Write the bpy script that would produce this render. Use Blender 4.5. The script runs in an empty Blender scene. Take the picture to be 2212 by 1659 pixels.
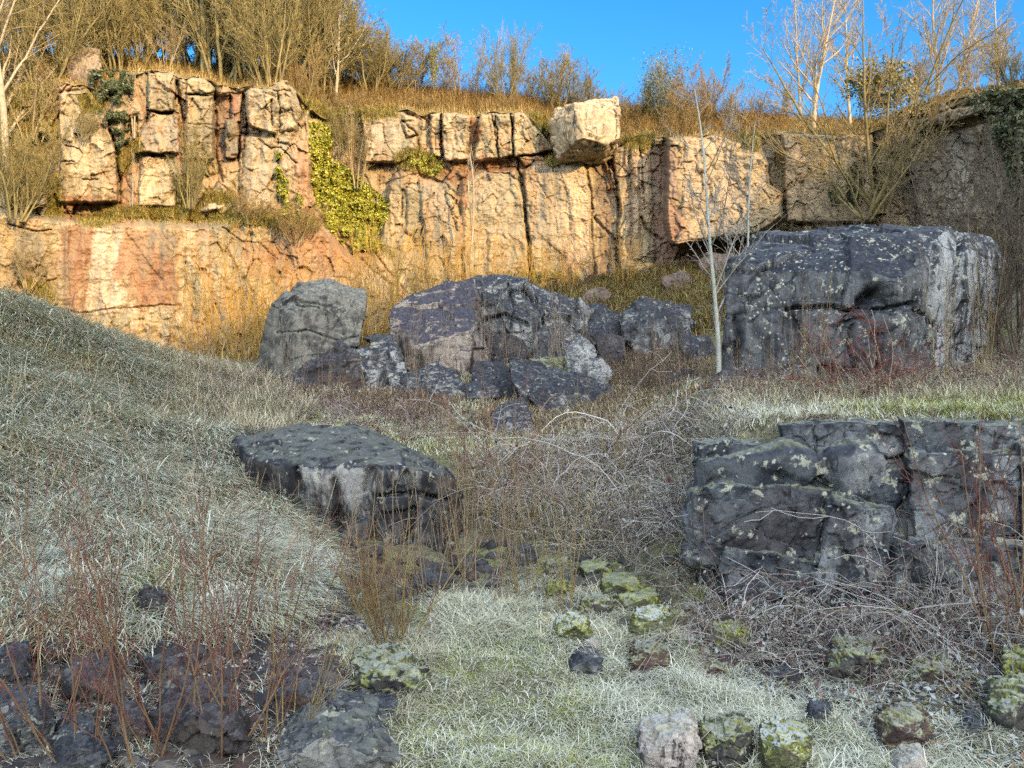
import bpy, bmesh, math
import numpy as np
from mathutils import Vector
SC = bpy.context.scene
COL = SC.collection
R = math.radians
# ------------------------------------------------------------------ camera, sky, sun
W2, H2, F = 2212.0, 1659.0, 1700.0          # working picture units: focal length F, centre W2/2, H2/2
EYE = 1.6
SKY_SAT, SKY_VAL = 1.30, .27
SUN_EL, SUN_AZ = 13.0, 34.0                  # sun low, behind and to the right of the viewer
cam = bpy.data.cameras.new('camera'); camo = bpy.data.objects.new('camera', cam); COL.objects.link(camo)
camo.location = (0, 0, EYE); camo.rotation_euler = (R(90), 0, 0)
cam.sensor_width = 36; cam.lens = 36 * F / W2; cam.clip_start = .05; cam.clip_end = 2000
SC.camera = camo
world = bpy.data.worlds.new('World'); SC.world = world; world.use_nodes = True
wn = world.node_tree; wn.nodes.clear()
sky = wn.nodes.new('ShaderNodeTexSky'); sky.sky_type = 'NISHITA'; sky.sun_disc = False
sky.sun_elevation = R(SUN_EL); sky.sun_rotation = R(180 - SUN_AZ)
sky.air_density = 1.0; sky.dust_density = .3; sky.ozone_density = 3.0; sky.altitude = 200
bg = wn.nodes.new('ShaderNodeBackground'); bg.inputs[1].default_value = .15
wo = wn.nodes.new('ShaderNodeOutputWorld')
# clear winter sky: deep blue away from the sun, whiter towards it
tc = wn.nodes.new('ShaderNodeTexCoord'); dt = wn.nodes.new('ShaderNodeVectorMath'); dt.operation = 'DOT_PRODUCT'
dt.inputs[1].default_value = (math.sin(R(SUN_AZ)), -math.cos(R(SUN_AZ)), .25)
mr = wn.nodes.new('ShaderNodeMapRange'); mr.interpolation_type = 'SMOOTHSTEP'; mr.inputs[1].default_value = -.12; mr.inputs[2].default_value = .3
hs = wn.nodes.new('ShaderNodeHueSaturation'); hs.inputs['Saturation'].default_value = SKY_SAT; hs.inputs['Value'].default_value = SKY_VAL
h2 = wn.nodes.new('ShaderNodeHueSaturation'); h2.inputs['Saturation'].default_value = .14; h2.inputs['Value'].default_value = 1.0
mx = wn.nodes.new('ShaderNodeMix'); mx.data_type = 'RGBA'
wn.links.new(tc.outputs['Generated'], dt.inputs[0]); wn.links.new(dt.outputs['Value'], mr.inputs[0]); wn.links.new(mr.outputs[0], mx.inputs[0])
wn.links.new(sky.outputs[0], hs.inputs['Color']); wn.links.new(sky.outputs[0], h2.inputs['Color'])
wn.links.new(hs.outputs[0], mx.inputs[6]); wn.links.new(h2.outputs[0], mx.inputs[7]); wn.links.new(mx.outputs[2], bg.inputs[0]); wn.links.new(bg.outputs[0], wo.inputs[0])
sl = bpy.data.lights.new('sun', 'SUN'); sl.energy = 2.0; sl.angle = R(.5); sl.color = (.49, .305, .105)
slo = bpy.data.objects.new('sun', sl); COL.objects.link(slo)
ce, se, ca, sa = math.cos(R(SUN_EL)), math.sin(R(SUN_EL)), math.cos(R(SUN_AZ)), math.sin(R(SUN_AZ))
SUNV = Vector((sa * ce, -ca * ce, se))
slo.rotation_euler = SUNV.to_track_quat('Z', 'Y').to_euler(); slo.location = (10, -10, 30)
SC.view_settings.view_transform = 'Standard'; SC.view_settings.look = 'None'
SC.view_settings.exposure = 3.12; SC.view_settings.gamma = 1
SC.render.engine = 'CYCLES'
cy = SC.cycles; cy.max_bounces = 4; cy.diffuse_bounces = 2; cy.glossy_bounces = 2; cy.transparent_max_bounces = 4
cy.use_adaptive_sampling = False; cy.use_denoising = False; cy.caustics_reflective = False; cy.caustics_refractive = False

# ------------------------------------------------------------------ numeric helpers
RNG = np.random.default_rng(7)
_g = np.random.default_rng(3)
PERM = np.concatenate([_g.permutation(256)] * 3)
GRAD = _g.normal(size=(256, 3)); GRAD /= np.linalg.norm(GRAD, axis=1)[:, None]
VAL = _g.random((256, 4)); GX, GY, GZ = GRAD.T.copy()

def _h(i, j, k): return PERM[PERM[PERM[i & 255] + (j & 255)] + (k & 255)]

def pn(p):
    """gradient noise, p (N,3) -> about -1..1"""
    if len(p) <= 8192: return _pn(p)
    return np.concatenate([_pn(p[s:s + 8192]) for s in range(0, len(p), 8192)])

def _pn(p):
    i = np.floor(p).astype(np.int64); f = p - i; u = f * f * f * (f * (f * 6 - 15) + 10)
    out = np.zeros(len(p))
    i &= 255
    fx, fy, fz = f.T.copy(); ux, uy, uz = u.T.copy(); ix, iy, iz = i.T.copy()
    for a in (0, 1):
        wa = ux if a else 1 - ux; ha = PERM[ix + a]; dx = fx - a
        for b in (0, 1):
            wb = wa * (uy if b else 1 - uy); hb = PERM[(ha + iy + b) & 255]; dy = fy - b
            for c in (0, 1):
                h = PERM[(hb + iz + c) & 255]
                out += wb * (uz if c else 1 - uz) * (GX[h] * dx + GY[h] * dy + GZ[h] * (fz - c))
    return out * 1.5

def fbm(p, octv=4, rough=.5, ridge=False):
    s = np.zeros(len(p)); a = 1.0; t = 0; q = np.array(p, float)
    for o in range(octv):
        n = pn(q)
        s += a * (1 - 2 * np.abs(n) if ridge else n); t += a; a *= rough; q = q * 2.03 + 17.3
    return s / t

def worley(p):
    """F1, F2, per-cell random values (N,4) and offset to the cell point"""
    i = np.floor(p).astype(np.int64)
    f1 = np.full(len(p), 9.); f2 = np.full(len(p), 9.); cid = np.zeros((len(p), 4)); off = np.zeros((len(p), 3))
    for a in (-1, 0, 1):
        for b in (-1, 0, 1):
            for c in (-1, 0, 1):
                h = _h(i[:, 0] + a, i[:, 1] + b, i[:, 2] + c)
                q = i + np.array([a, b, c]) + VAL[h, :3]
                v = p - q; d = np.sqrt((v ** 2).sum(1))
                m = d < f1
                f2 = np.where(m, f1, np.minimum(f2, d))
                f1 = np.where(m, d, f1); cid[m] = VAL[PERM[h + 7]][m]; off[m] = v[m]
    return f1, f2, cid, off

def sstep(a, b, x):
    t = np.clip((x - a) / (b - a), 0, 1); return t * t * (3 - 2 * t)

def _segs(px, py, P, Q, closed):
    d = np.full(px.shape, 1e9); ins = np.zeros(px.shape, bool)
    for (x0, y0), (x1, y1) in zip(P, Q):
        ex, ey = x1 - x0, y1 - y0
        t = np.clip(((px - x0) * ex + (py - y0) * ey) / (ex * ex + ey * ey + 1e-9), 0, 1)
        d = np.minimum(d, (px - x0 - t * ex) ** 2 + (py - y0 - t * ey) ** 2)
        if closed: ins ^= ((y0 > py) != (y1 > py)) & (px < (x1 - x0) * (py - y0) / (y1 - y0 + 1e-12) + x0)
    d = np.sqrt(d); return np.where(ins, d, -d) if closed else d

def _boxed(px, py, P, Q, closed, mg, far):
    P = np.asarray(P, float); Q = np.asarray(Q, float); A = np.concatenate([P, Q])
    if len(px) < 3000: return _segs(px, py, P, Q, closed)
    k = np.nonzero((px > A[:, 0].min() - mg) & (px < A[:, 0].max() + mg) & (py > A[:, 1].min() - mg) & (py < A[:, 1].max() + mg))[0]
    out = np.full(px.shape, far)
    out[k] = _segs(px[k], py[k], P, Q, closed)
    return out

def sdist(px, py, poly):
    """signed distance to a polygon, positive inside"""
    P = np.asarray(poly, float); return _boxed(px, py, P, np.roll(P, -1, 0), True, 60, -60.0)

def ldist(px, py, line):
    L = np.asarray(line, float); return _boxed(px, py, L[:-1], L[1:], False, 30, 1e3)

def at(px, py, Y):
    px, py, Y = np.broadcast_arrays(np.asarray(px, float), np.asarray(py, float), np.asarray(Y, float))
    return np.stack([(px - W2 / 2) / F * Y, Y, EYE - (py - H2 / 2) / F * Y], -1)

def project(P):
    return P[:, 0] / P[:, 1] * F + W2 / 2, H2 / 2 - (P[:, 2] - EYE) / P[:, 1] * F

# ------------------------------------------------------------------ mesh and object helpers
def mesh_np(name, V, quads=None, tris=None, mats=(), col=None, smooth=True):
    me = bpy.data.meshes.new(name)
    V = np.asarray(V, np.float32)
    nq = 0 if quads is None else len(quads); nt = 0 if tris is None else len(tris)
    idx = np.concatenate([np.asarray(a, np.int32).ravel() for a in (quads, tris) if a is not None and len(a)])
    me.vertices.add(len(V)); me.vertices.foreach_set('co', V.ravel())
    me.loops.add(len(idx)); me.loops.foreach_set('vertex_index', idx)
    me.polygons.add(nq + nt)
    st = np.concatenate([np.arange(nq) * 4, nq * 4 + np.arange(nt) * 3]).astype(np.int32)
    me.polygons.foreach_set('loop_start', st)
    me.polygons.foreach_set('use_smooth', np.full(nq + nt, smooth))
    if col is not None:
        c = np.ones((len(V), 4), np.float32); c[:, :col.shape[1]] = col
        a = me.color_attributes.new('col', 'FLOAT_COLOR', 'POINT'); a.data.foreach_set('color', c.ravel())
    for m in mats: me.materials.append(m)
    me.update(calc_edges=True); me.validate()
    return me

def link(o, parent=None):
    COL.objects.link(o)
    if parent is not None: o.parent = parent
    return o

def obj(name, me, parent=None, loc=None):
    o = link(bpy.data.objects.new(name, me), parent)
    if loc is not None: o.location = loc
    return o

def tag(o, label, cat, group=None, kind=None):
    o['label'] = label; o['category'] = cat
    if group: o['group'] = group
    if kind: o['kind'] = kind
    return o

def empty(name, loc, label, cat, group=None):
    o = link(bpy.data.objects.new(name, None)); o.location = loc; o.empty_display_size = .2
    return tag(o, label, cat, group)

# ------------------------------------------------------------------ materials
class N:
    """small node-tree writer"""
    def __init__(s, name):
        s.m = bpy.data.materials.new(name); s.m.use_nodes = True; s.t = s.m.node_tree; s.t.nodes.clear()
        s.out = s.t.nodes.new('ShaderNodeOutputMaterial'); s.b = s.t.nodes.new('ShaderNodeBsdfPrincipled')
        s.t.links.new(s.b.outputs[0], s.out.inputs[0])
    def n(s, typ, **kw):
        o = s.t.nodes.new('ShaderNode' + typ)
        for k, v in kw.items(): setattr(o, k, v)
        return o
    def put(s, sock, v):
        if isinstance(v, bpy.types.NodeSocket): s.t.links.new(v, sock)
        elif isinstance(v, (tuple, list)) and len(v) == 3 and sock.type == 'RGBA': sock.default_value = (*v, 1)
        else: sock.default_value = v
    def math(s, op, a, b=0.0, clamp=False):
        o = s.n('Math', operation=op); o.use_clamp = clamp; s.put(o.inputs[0], a); s.put(o.inputs[1], b); return o.outputs[0]
    def noise(s, v, scale, det=5, rough=.55, dist=0.0):
        o = s.n('TexNoise'); s.put(o.inputs['Vector'], v); o.inputs['Scale'].default_value = scale
        o.inputs['Detail'].default_value = det; o.inputs['Roughness'].default_value = rough; o.inputs['Distortion'].default_value = dist
        return o.outputs[0]
    def vor(s, v, scale, feat='F1', rand=1.0):
        o = s.n('TexVoronoi', feature=feat); s.put(o.inputs['Vector'], v); o.inputs['Scale'].default_value = scale
        o.inputs['Randomness'].default_value = rand; return o
    def step(s, v, a, b):
        o = s.n('MapRange', interpolation_type='SMOOTHSTEP'); s.put(o.inputs[0], v); o.inputs[1].default_value = a; o.inputs[2].default_value = b
        return o.outputs[0]
    def mix(s, f, a, b, blend='MIX'):
        o = s.n('Mix', data_type='RGBA', blend_type=blend); s.put(o.inputs[0], f); s.put(o.inputs[6], a); s.put(o.inputs[7], b); return o.outputs[2]
    def scale(s, v, xyz):
        o = s.n('VectorMath', operation='MULTIPLY'); s.put(o.inputs[0], v); o.inputs[1].default_value = xyz; return o.outputs[0]
    def add(s, a, b):
        o = s.n('VectorMath', operation='ADD'); s.put(o.inputs[0], a); s.put(o.inputs[1], b); return o.outputs[0]
    def attr(s, name='col'):
        return s.n('Attribute', attribute_name=name).outputs
    def objco(s):
        c = s.n('TexCoord').outputs['Object']; r = s.n('ObjectInfo').outputs['Random']
        o = s.n('Vector' + 'Math', operation='ADD'); s.put(o.inputs[0], c)
        k = s.math('MULTIPLY', r, 60.0); cx = s.n('CombineXYZ'); s.put(cx.inputs[0], k); s.put(cx.inputs[2], k)
        s.put(o.inputs[1], cx.outputs[0]); return o.outputs[0]
    def bump(s, h, strength=.5, dist=.05):
        o = s.n('Bump'); o.inputs['Strength'].default_value = strength; o.inputs['Distance'].default_value = dist
        s.put(o.inputs['Height'], h); s.put(s.b.inputs['Normal'], o.outputs[0])
    def done(s, colour, rough=.8, spec=.3):
        s.put(s.b.inputs['Base Color'], colour); s.put(s.b.inputs['Roughness'], rough); s.put(s.b.inputs['Specular IOR Level'], spec)
        return s.m
def rock_mat(name, dark, mid, pale, brown=.3, lichen=.35, moss=.0, frost=.0, streak=.5, palebias=.55, sx=None, top=None):
    """steep faces (mid, with pale patches and streaks), a darker tone on surfaces that point up, lichen, moss, frost"""
    k = N(name); c = k.objco(); top = top or dark
    geo = k.n('NewGeometry'); sep = k.n('SeparateXYZ'); k.put(sep.inputs[0], geo.outputs['Normal']); nz = sep.outputs[2]
    big = k.noise(c, .9, 5, .62, .3); med = k.noise(c, 3.6, 6, .66, .2); fine = k.noise(c, 16, 5, .68)
    st = k.noise(k.scale(c, (4.2, 4.2, .45)), 1.0, 6, .66, .5)
    face = k.mix(k.step(med, .40, .60), dark, mid)
    pm = k.step(k.math('ADD', k.math('MULTIPLY', st, streak), k.math('MULTIPLY', big, 1 - streak)), palebias - .04, palebias + .05)
    if sx is not None:      # the streaked face is on one side only
        sp = k.n('SeparateXYZ'); k.put(sp.inputs[0], k.add(k.n('TexCoord').outputs['Object'], k.scale(k.n('TexNoise').outputs[1], (.6, .6, .6))))
        pm = k.math('MULTIPLY', pm, k.math('ADD', .18, k.math('MULTIPLY', k.step(sp.outputs[0], sx, sx + .5), .82)))
    pm = k.math('MULTIPLY', pm, k.math('ADD', .45, k.math('MULTIPLY', k.step(fine, .36, .52), .55)))
    face = k.mix(k.math('MULTIPLY', pm, .8), face, pale)
    face = k.mix(k.math('MULTIPLY', k.step(k.noise(c, .8, 5, .62, .4), .54, .60), brown), face, (.115, .07, .048))
    face = k.mix(k.math('MULTIPLY', k.step(k.noise(k.scale(c, (3.4, 3.4, .6)), 1.3, 6, .7, .4), .555, .61), .85), face, (.016, .017, .020))
    upward = k.step(k.math('ADD', nz, k.math('MULTIPLY', k.math('SUBTRACT', med, .5), 1.3)), .38, .62)  # mask for the top colour, from the upward normal
    col = k.mix(k.math('MULTIPLY', upward, .95), face, k.mix(k.step(fine, .42, .66), top, tuple(v * 2.1 + .008 for v in top)))
    # crustose lichen: pale irregular spots in patches
    lv = k.vor(k.add(c, k.scale(k.n('TexNoise').outputs[1], (.2, .2, .2))), 13.0); spot = k.step(k.math('ADD', lv.outputs[0], k.math('MULTIPLY', k.noise(c, 30, 4, .7), .9)), .70, .58)
    gate = k.step(k.noise(c, 1.5, 5, .66), .60 - .11 * lichen, .64 - .10 * lichen)
    col = k.mix(k.math('MULTIPLY', k.math('MULTIPLY', spot, gate), min(1, lichen * 1.5), True), col, (.40, .41, .34))
    col = k.mix(k.math('MULTIPLY', k.step(k.noise(c, 6.5, 6, .7, .3), .635 - .06 * lichen, .665 - .06 * lichen), .85 * min(1, lichen * 1.6)), col, (.34, .35, .28))
    if moss:
        mm = k.math('MULTIPLY', k.step(k.math('ADD', nz, k.math('MULTIPLY', k.noise(c, 2.6, 5, .7), .9)), 1.18 - .35 * moss, 1.38 - .3 * moss), min(1, moss * 1.3), True)
        col = k.mix(mm, col, k.mix(k.step(k.noise(c, 11, 4, .7), .35, .65), (.05, .062, .012), (.27, .285, .055)))
    if frost:
        fm = k.math('MULTIPLY', k.step(k.math('ADD', nz, k.math('MULTIPLY', k.noise(c, 10, 6, .75), .8)), 1.15, 1.40), frost, True)
        col = k.mix(fm, col, (.42, .46, .46))
    h = k.math('ADD', k.math('MULTIPLY', med, .9), k.math('MULTIPLY', fine, .16))
    h = k.math('ADD', h, k.math('MULTIPLY', k.noise(k.scale(c, (6, 6, 2.2)), 1, 5, .62), .5))
    k.bump(h, .8, .055)
    return k.done(col, k.math('ADD', .55, k.math('MULTIPLY', med, .35)), .16)

TOPC = (.017, .020, .028)
M_SLATE = rock_mat('dark_slate_rock', (.030, .033, .038), (.085, .09, .093), (.26, .27, .265), .25, .45, .0, .12, .35, .53, top=TOPC)
M_SLATE2 = rock_mat('dark_slate_rock_pale_face', (.040, .043, .046), (.125, .13, .128), (.33, .34, .33), .15, .5, .0, .12, .5, .50, top=TOPC)
M_BROWN = rock_mat('brown_slate_rock', (.032, .029, .029), (.078, .068, .063), (.19, .165, .14), .5, .3, .0, .12, .4, .56, top=(.026, .024, .028))
M_OUT = rock_mat('outcrop_rock', (.026, .031, .040), (.085, .095, .105), (.23, .25, .262), .12, .85, .2, .25, .25, .52, top=(.024, .03, .042))
M_MOSSY = rock_mat('mossy_frosted_rock', (.03, .031, .03), (.08, .08, .072), (.2, .2, .18), .4, .5, .55, .5, .3, .55)
M_PALE = rock_mat('pale_stone', (.17, .155, .14), (.31, .28, .255), (.42, .39, .36), .2, .3, .3, .6, .3, .5, top=(.24, .21, .19))
M_RUST = rock_mat('rusty_brown_stone', (.05, .037, .034), (.115, .082, .074), (.2, .15, .13), .6, .3, .45, .45, .3, .57, top=(.06, .042, .038))

def mat_cliff(name='quarry_cliff_rock'):
    k = N(name); c = k.n('TexCoord').outputs['Object']; a = k.attr('col')[0]
    med = k.noise(c, 2.2, 8, .7); fine = k.noise(c, 13, 6, .72)
    st = k.noise(k.scale(c, (2.6, 2.6, .28)), 1.0, 7, .68, .5)
    col = k.mix(k.math('MULTIPLY', k.step(st, .48, .62), .9), a, k.mix(.55, a, (.12, .105, .08)))
    col = k.mix(k.math('MULTIPLY', k.step(med, .57, .72), .35), col, (.40, .33, .22))
    col = k.mix(k.math('MULTIPLY', k.step(k.noise(k.scale(c, (1, 1, .5)), 1.5, 7, .72), .56, .70), .6), col, (.23, .105, .055))
    col = k.mix(k.math('MULTIPLY', k.step(fine, .60, .70), .45), col, (.13, .105, .075))
    col = k.mix(k.math('MULTIPLY', k.step(k.noise(c, 7, 7, .75), .62, .70), .6), col, (.15, .14, .11))
    h = k.math('ADD', med, k.math('MULTIPLY', fine, .4))
    h = k.math('ADD', h, k.math('MULTIPLY', k.noise(k.scale(c, (7, 7, 2)), 1, 7, .75), .6))
    k.bump(h, .55, .08)
    return k.done(col, .9, .1)
M_CLIFF = mat_cliff()

def mat_ground():
    k = N('frosted_ground'); c = k.n('TexCoord').outputs['Object']
    n1 = k.noise(c, .8, 6, .65); n2 = k.noise(c, 9, 7, .7); n3 = k.noise(c, 40, 4, .7)
    col = k.mix(k.step(n2, .36, .62), (.075, .072, .042), (.22, .215, .135))
    col = k.mix(k.step(n1, .48, .62), col, (.13, .115, .085))
    col = k.mix(k.math('MULTIPLY', k.step(k.noise(c, 2.2, 5, .6), .54, .62), .8), col, (.22, .25, .07))
    col = k.mix(k.math('MULTIPLY', k.step(n3, .52, .68), .55), col, (.40, .44, .42))
    k.bump(k.math('ADD', n2, k.math('MULTIPLY', n3, .5)), .9, .06)
    return k.done(col, .95, .1)
M_GROUND = mat_ground()

def mat_attr(name, rough=.8, spec=.2, nscale=0):
    k = N(name); a = k.attr('col')[0]
    if nscale:
        c = k.n('TexCoord').outputs['Object']
        a = k.mix(k.step(k.noise(c, nscale, 5, .6), .4, .62), k.mix(.4, a, (.02, .02, .02)), a)
    return k.done(a, rough, spec)
M_BLADE = mat_attr('grass_blades')
M_LEAF = mat_attr('ivy_leaves', .45, .4)

def twig_mat(name, c0, c1, var=.0):
    k = N(name); c = k.objco(); n = k.noise(c, 3, 4, .6); f = k.noise(k.scale(c, (30, 30, 8)), 1, 4, .7)
    col = k.mix(k.step(n, .35, .65), c0, c1); col = k.mix(k.math('MULTIPLY', k.step(f, .5, .7), .4), col, (c0[0] * .45, c0[1] * .45, c0[2] * .45))
    return k.done(col, .8, .2)
M_CLIFFROCK = rock_mat('sunlit_limestone', (.17, .14, .095), (.27, .225, .145), (.35, .295, .20), .2, .1, .0, .0, .5, .50, top=(.25, .21, .14))
M_CLIFFRED = rock_mat('dark_red_limestone', (.08, .055, .04), (.16, .115, .08), (.26, .21, .14), .5, .1, .0, .0, .4, .52, top=(.14, .11, .07))
M_BIG = rock_mat('great_boulder_rock', (.026, .029, .035), (.075, .081, .088), (.36, .38, .39), .08, .8, .0, .1, .8, .475, .75, top=(.014, .018, .027))
M_MID = rock_mat('flat_boulder_rock', (.022, .023, .025), (.08, .078, .076), (.34, .335, .32), .35, .55, .1, .15, .5, .53, top=(.016, .020, .030))
M_TALL = rock_mat('tall_grey_slab_rock', (.045, .044, .038), (.105, .10, .085), (.19, .18, .15), .06, .3, .05, .0, .5, .50, top=(.10, .098, .085))
M_SLATEBLUE = rock_mat('sloping_slab_rock', (.06, .05, .044), (.15, .13, .112), (.36, .31, .26), .35, .15, .0, .05, .35, .47, top=(.030, .030, .042))
M_PALEFACE = rock_mat('pale_faced_rock', (.09, .10, .10), (.20, .21, .205), (.38, .39, .38), .05, .3, .0, .0, .5, .46, top=(.05, .055, .06))
M_PALEFACE2 = rock_mat('cube_boulder_rock', (.05, .052, .056), (.13, .135, .14), (.31, .32, .325), .1, .3, .0, .15, .4, .49, top=TOPC)
M_RUSTC = rock_mat('rust_grey_rock', (.08, .06, .05), (.16, .125, .10), (.26, .22, .18), .5, .2, .1, .0, .4, .55)
M_NEAR = rock_mat('flecked_blue_stone', (.03, .034, .04), (.10, .105, .108), (.26, .265, .25), .05, .8, .12, .15, .2, .52, top=(.028, .034, .044))
M_MOSSY2 = rock_mat('frosted_moss', (.05, .055, .03), (.11, .12, .06), (.2, .2, .15), .3, .3, 1.0, .85, .2, .58)
M_MOSS3 = rock_mat('yellow_moss_rock', (.035, .036, .026), (.08, .082, .05), (.2, .2, .16), .2, .4, .95, .35, .2, .58)
# ------------------------------------------------------------------ the ground: one sheet to the horizon
GC = [  # (px, py, Y) sightings of the ground surface
 (0,1659,3.5),(550,1659,3.4),(1106,1659,3.3),(1650,1659,3.35),(2212,1659,3.4),
 (0,1480,4.3),(500,1480,4.25),(1106,1480,4.2),(1650,1450,4.4),(2212,1480,4.2),
 (0,1300,5.2),(300,1330,5.1),(700,1330,5.4),(1106,1340,5.35),(1450,1310,5.6),(1900,1340,5.4),(2300,1340,5.3),
 (0,1130,6.3),(250,1150,6.3),(480,1180,6.5),(850,1195,7.3),(1150,1230,6.8),(1300,1200,7.1),(1500,1200,6.8),
 (0,1000,7.4),(200,1000,7.8),(400,1050,8.2),(520,960,9.6),
 (0,850,9.6),(150,860,10),(300,900,11),(420,930,11),
 (0,720,12),(150,750,12.5),(250,800,13),(400,850,14),(560,860,15),(700,880,14.5),
 (-150,560,12.5),(0,640,14.2),(100,680,14.8),(200,722,15.6),(300,755,16.5),(420,785,17.5),(560,810,18),
 (850,910,13.5),(1000,940,13),(1100,955,12.8),(1250,945,12.8),(1200,1050,9.8),(1080,1100,8.8),
 (1400,1100,8.4),(1450,980,10.2),(1400,900,13.5),(1500,890,12.2),(1480,830,16),(1350,830,17.5),(1000,830,17),(850,800,19),(1150,780,19),
 (1500,720,22),(1300,680,24),(1050,690,24),(800,730,24),(600,780,23),
 (420,800,26),(650,790,27),(850,715,28),(1100,650,28.5),(1280,610,29),(1500,580,28.5),(1700,555,27.5),(1900,525,25),(2150,510,22),(2300,500,20),
 (-200,690,25),(100,740,25),(250,775,25.5),
 (1500,1060,9.2),(1540,960,11),
]
GXY = at(*np.array(GC, float).T)
EX = np.array([(-30,0,1.2),(-14,8,3.2),(-18,16,4.2),(-25,30,4),(0,-6,0),(8,-6,.2),(-8,-6,.3),(0,-20,.3),(12,0,.6),(25,5,1.5),(22,18,4.5),(30,30,5),(0,45,4),(20,45,5),(-20,45,4),(40,10,3),(-8,2,.5),(7,2,.2)], float)
GXY = np.concatenate([GXY, EX])
def _ker(d2): return np.sqrt(d2 + .8)
_A = _ker(((GXY[:, None, :2] - GXY[None, :, :2]) ** 2).sum(-1)) + np.eye(len(GXY)) * -.05
_n = len(GXY); _M = np.zeros((_n + 1, _n + 1)); _M[:_n, :_n] = _A; _M[:_n, _n] = 1; _M[_n, :_n] = 1
_W = np.linalg.solve(_M, np.concatenate([GXY[:, 2], [0]]))
# the rock terrace on the right: raised bench with a broken front
TER = [(1.55, 6.3), (2.3, 5.98), (4.1, 5.8), (9, 5.5), (14, 6), (14, 15), (2.9, 15.5), (2.6, 12), (2.0, 8.2)]
def ground_z(x, y, rough=True):
    x = np.asarray(x, float); y = np.asarray(y, float); sh = x.shape; x = x.ravel(); y = y.ravel()
    z = np.empty(len(x))
    for s in range(0, len(x), 20000):
        e = s + 20000
        d2 = (x[s:e, None] - GXY[None, :, 0]) ** 2 + (y[s:e, None] - GXY[None, :, 1]) ** 2
        z[s:e] = _ker(d2) @ _W[:_n] + _W[_n]
    rr = np.hypot(x, y - 12)
    far = sstep(34, 60, rr); z = z * (1 - far) + 2.0 * far
    sd = sdist(x, y, TER)
    soft = np.where(x - 1.4 < .35 * (y - 5.5) * .55, .9, .28)
    m = sstep(-soft, soft, sd)
    zt = 1.27 + (y - 6.0) * .034 + np.clip(x - 4, 0, 20) * .06
    z = z * (1 - m) + np.maximum(z, zt) * m
    # the quarry rim behind and to the right of the viewer that holds the floor in shade
    a = x * ca + y * sa; b = x * sa - y * ca
    H = np.interp(a, RIM_A, RIM_H)
    z += np.maximum(H - z, 0) * sstep(20, 40, b) * (1 - sstep(-90, -50, -a) * 0) * sstep(-85, -45, a) * (1 - sstep(75, 100, a)) * (1 - sstep(60, 130, b) * .6)
    if rough:
        q = np.stack([x, y, z * 0], -1)
        z += fbm(q * .55, 3) * .17 + fbm(q * 2.0 + 9, 3) * .09 + np.abs(fbm(q * 1.3 + 5, 2)) * .12 + np.clip(fbm(q * 3.6 + 11, 2), 0, 1) * .13 * sstep(-1.2, -2.2, x)
        rim = sstep(25, 40, b); z += rim * fbm(q * .25 + 3, 4) * 1.3
    return z.reshape(sh)
# places on the cliff and bank where the shadow of that rim ends
_E = np.concatenate([at([20, 450, 850, 1100, 1280, 1480, 1700, 1840, 1920, 2060], [655, 765, 690, 640, 602, 545, 440, 340, 270, 215], [15, 26.5, 28, 28.5, 29, 27, 28, 27, 26.5, 25]), [[34, 20, 15.5], [60, 22, 15], [80, 25, 5]]])
RIM_A = np.concatenate([[-80, -40], _E[:, 0] * ca + _E[:, 1] * sa]); RIM_H = np.concatenate([[14, 15], _E[:, 2] + (40 - _E[:, 0] * sa + _E[:, 1] * ca) * se / ce])
_o = np.argsort(RIM_A); RIM_A, RIM_H = RIM_A[_o], RIM_H[_o]; print('rim', RIM_A.round(1), RIM_H.round(1))

def ground_hit(px, py):
    px = np.atleast_1d(np.asarray(px, float)); py = np.atleast_1d(np.asarray(py, float))
    Ys = np.geomspace(2.4, 32, 260)
    P = at(px[:, None], py[:, None], Ys[None, :])
    g = ground_z(P[..., 0], P[..., 1]) - P[..., 2]
    hit = g > 0; k = np.where(hit.any(1), hit.argmax(1), len(Ys) - 1)
    Y = Ys[k]; p = at(px, py, Y); p[:, 2] = ground_z(p[:, 0], p[:, 1]); return p

def build_ground():
    th = np.concatenate([np.linspace(-.68, .68, 420), np.linspace(.68, 2 * np.pi - .68, 150)[1:-1]])
    r = np.concatenate([np.geomspace(1.2, 45, 330), np.geomspace(46.5, 600, 40)])
    T, RR = np.meshgrid(th, r, indexing='ij'); X = np.sin(T) * RR; Y = np.cos(T) * RR
    Z = ground_z(X, Y)
    V = np.stack([X, Y, Z], -1).reshape(-1, 3); nt, nr = T.shape
    i = np.arange(nt)[:, None]; j = np.arange(nr - 1)[None, :]; i2 = (i + 1) % nt
    q = np.stack([i * nr + j, i2 * nr + j, i2 * nr + j + 1, i * nr + j + 1], -1).reshape(-1, 4)
    c0 = len(V); V = np.concatenate([V, [[0, 0, float(ground_z(np.array(0.), np.array(0.)))]]])
    t = np.stack([np.full(nt, c0), (np.arange(nt) + 1) % nt * nr, np.arange(nt) * nr], -1)
    tag(obj('ground', mesh_np('ground', V, q[:, ::-1], t[:, ::-1], [M_GROUND])), 'frosty quarry floor and banks under the grass and boulders', 'ground', kind='structure')

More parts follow.
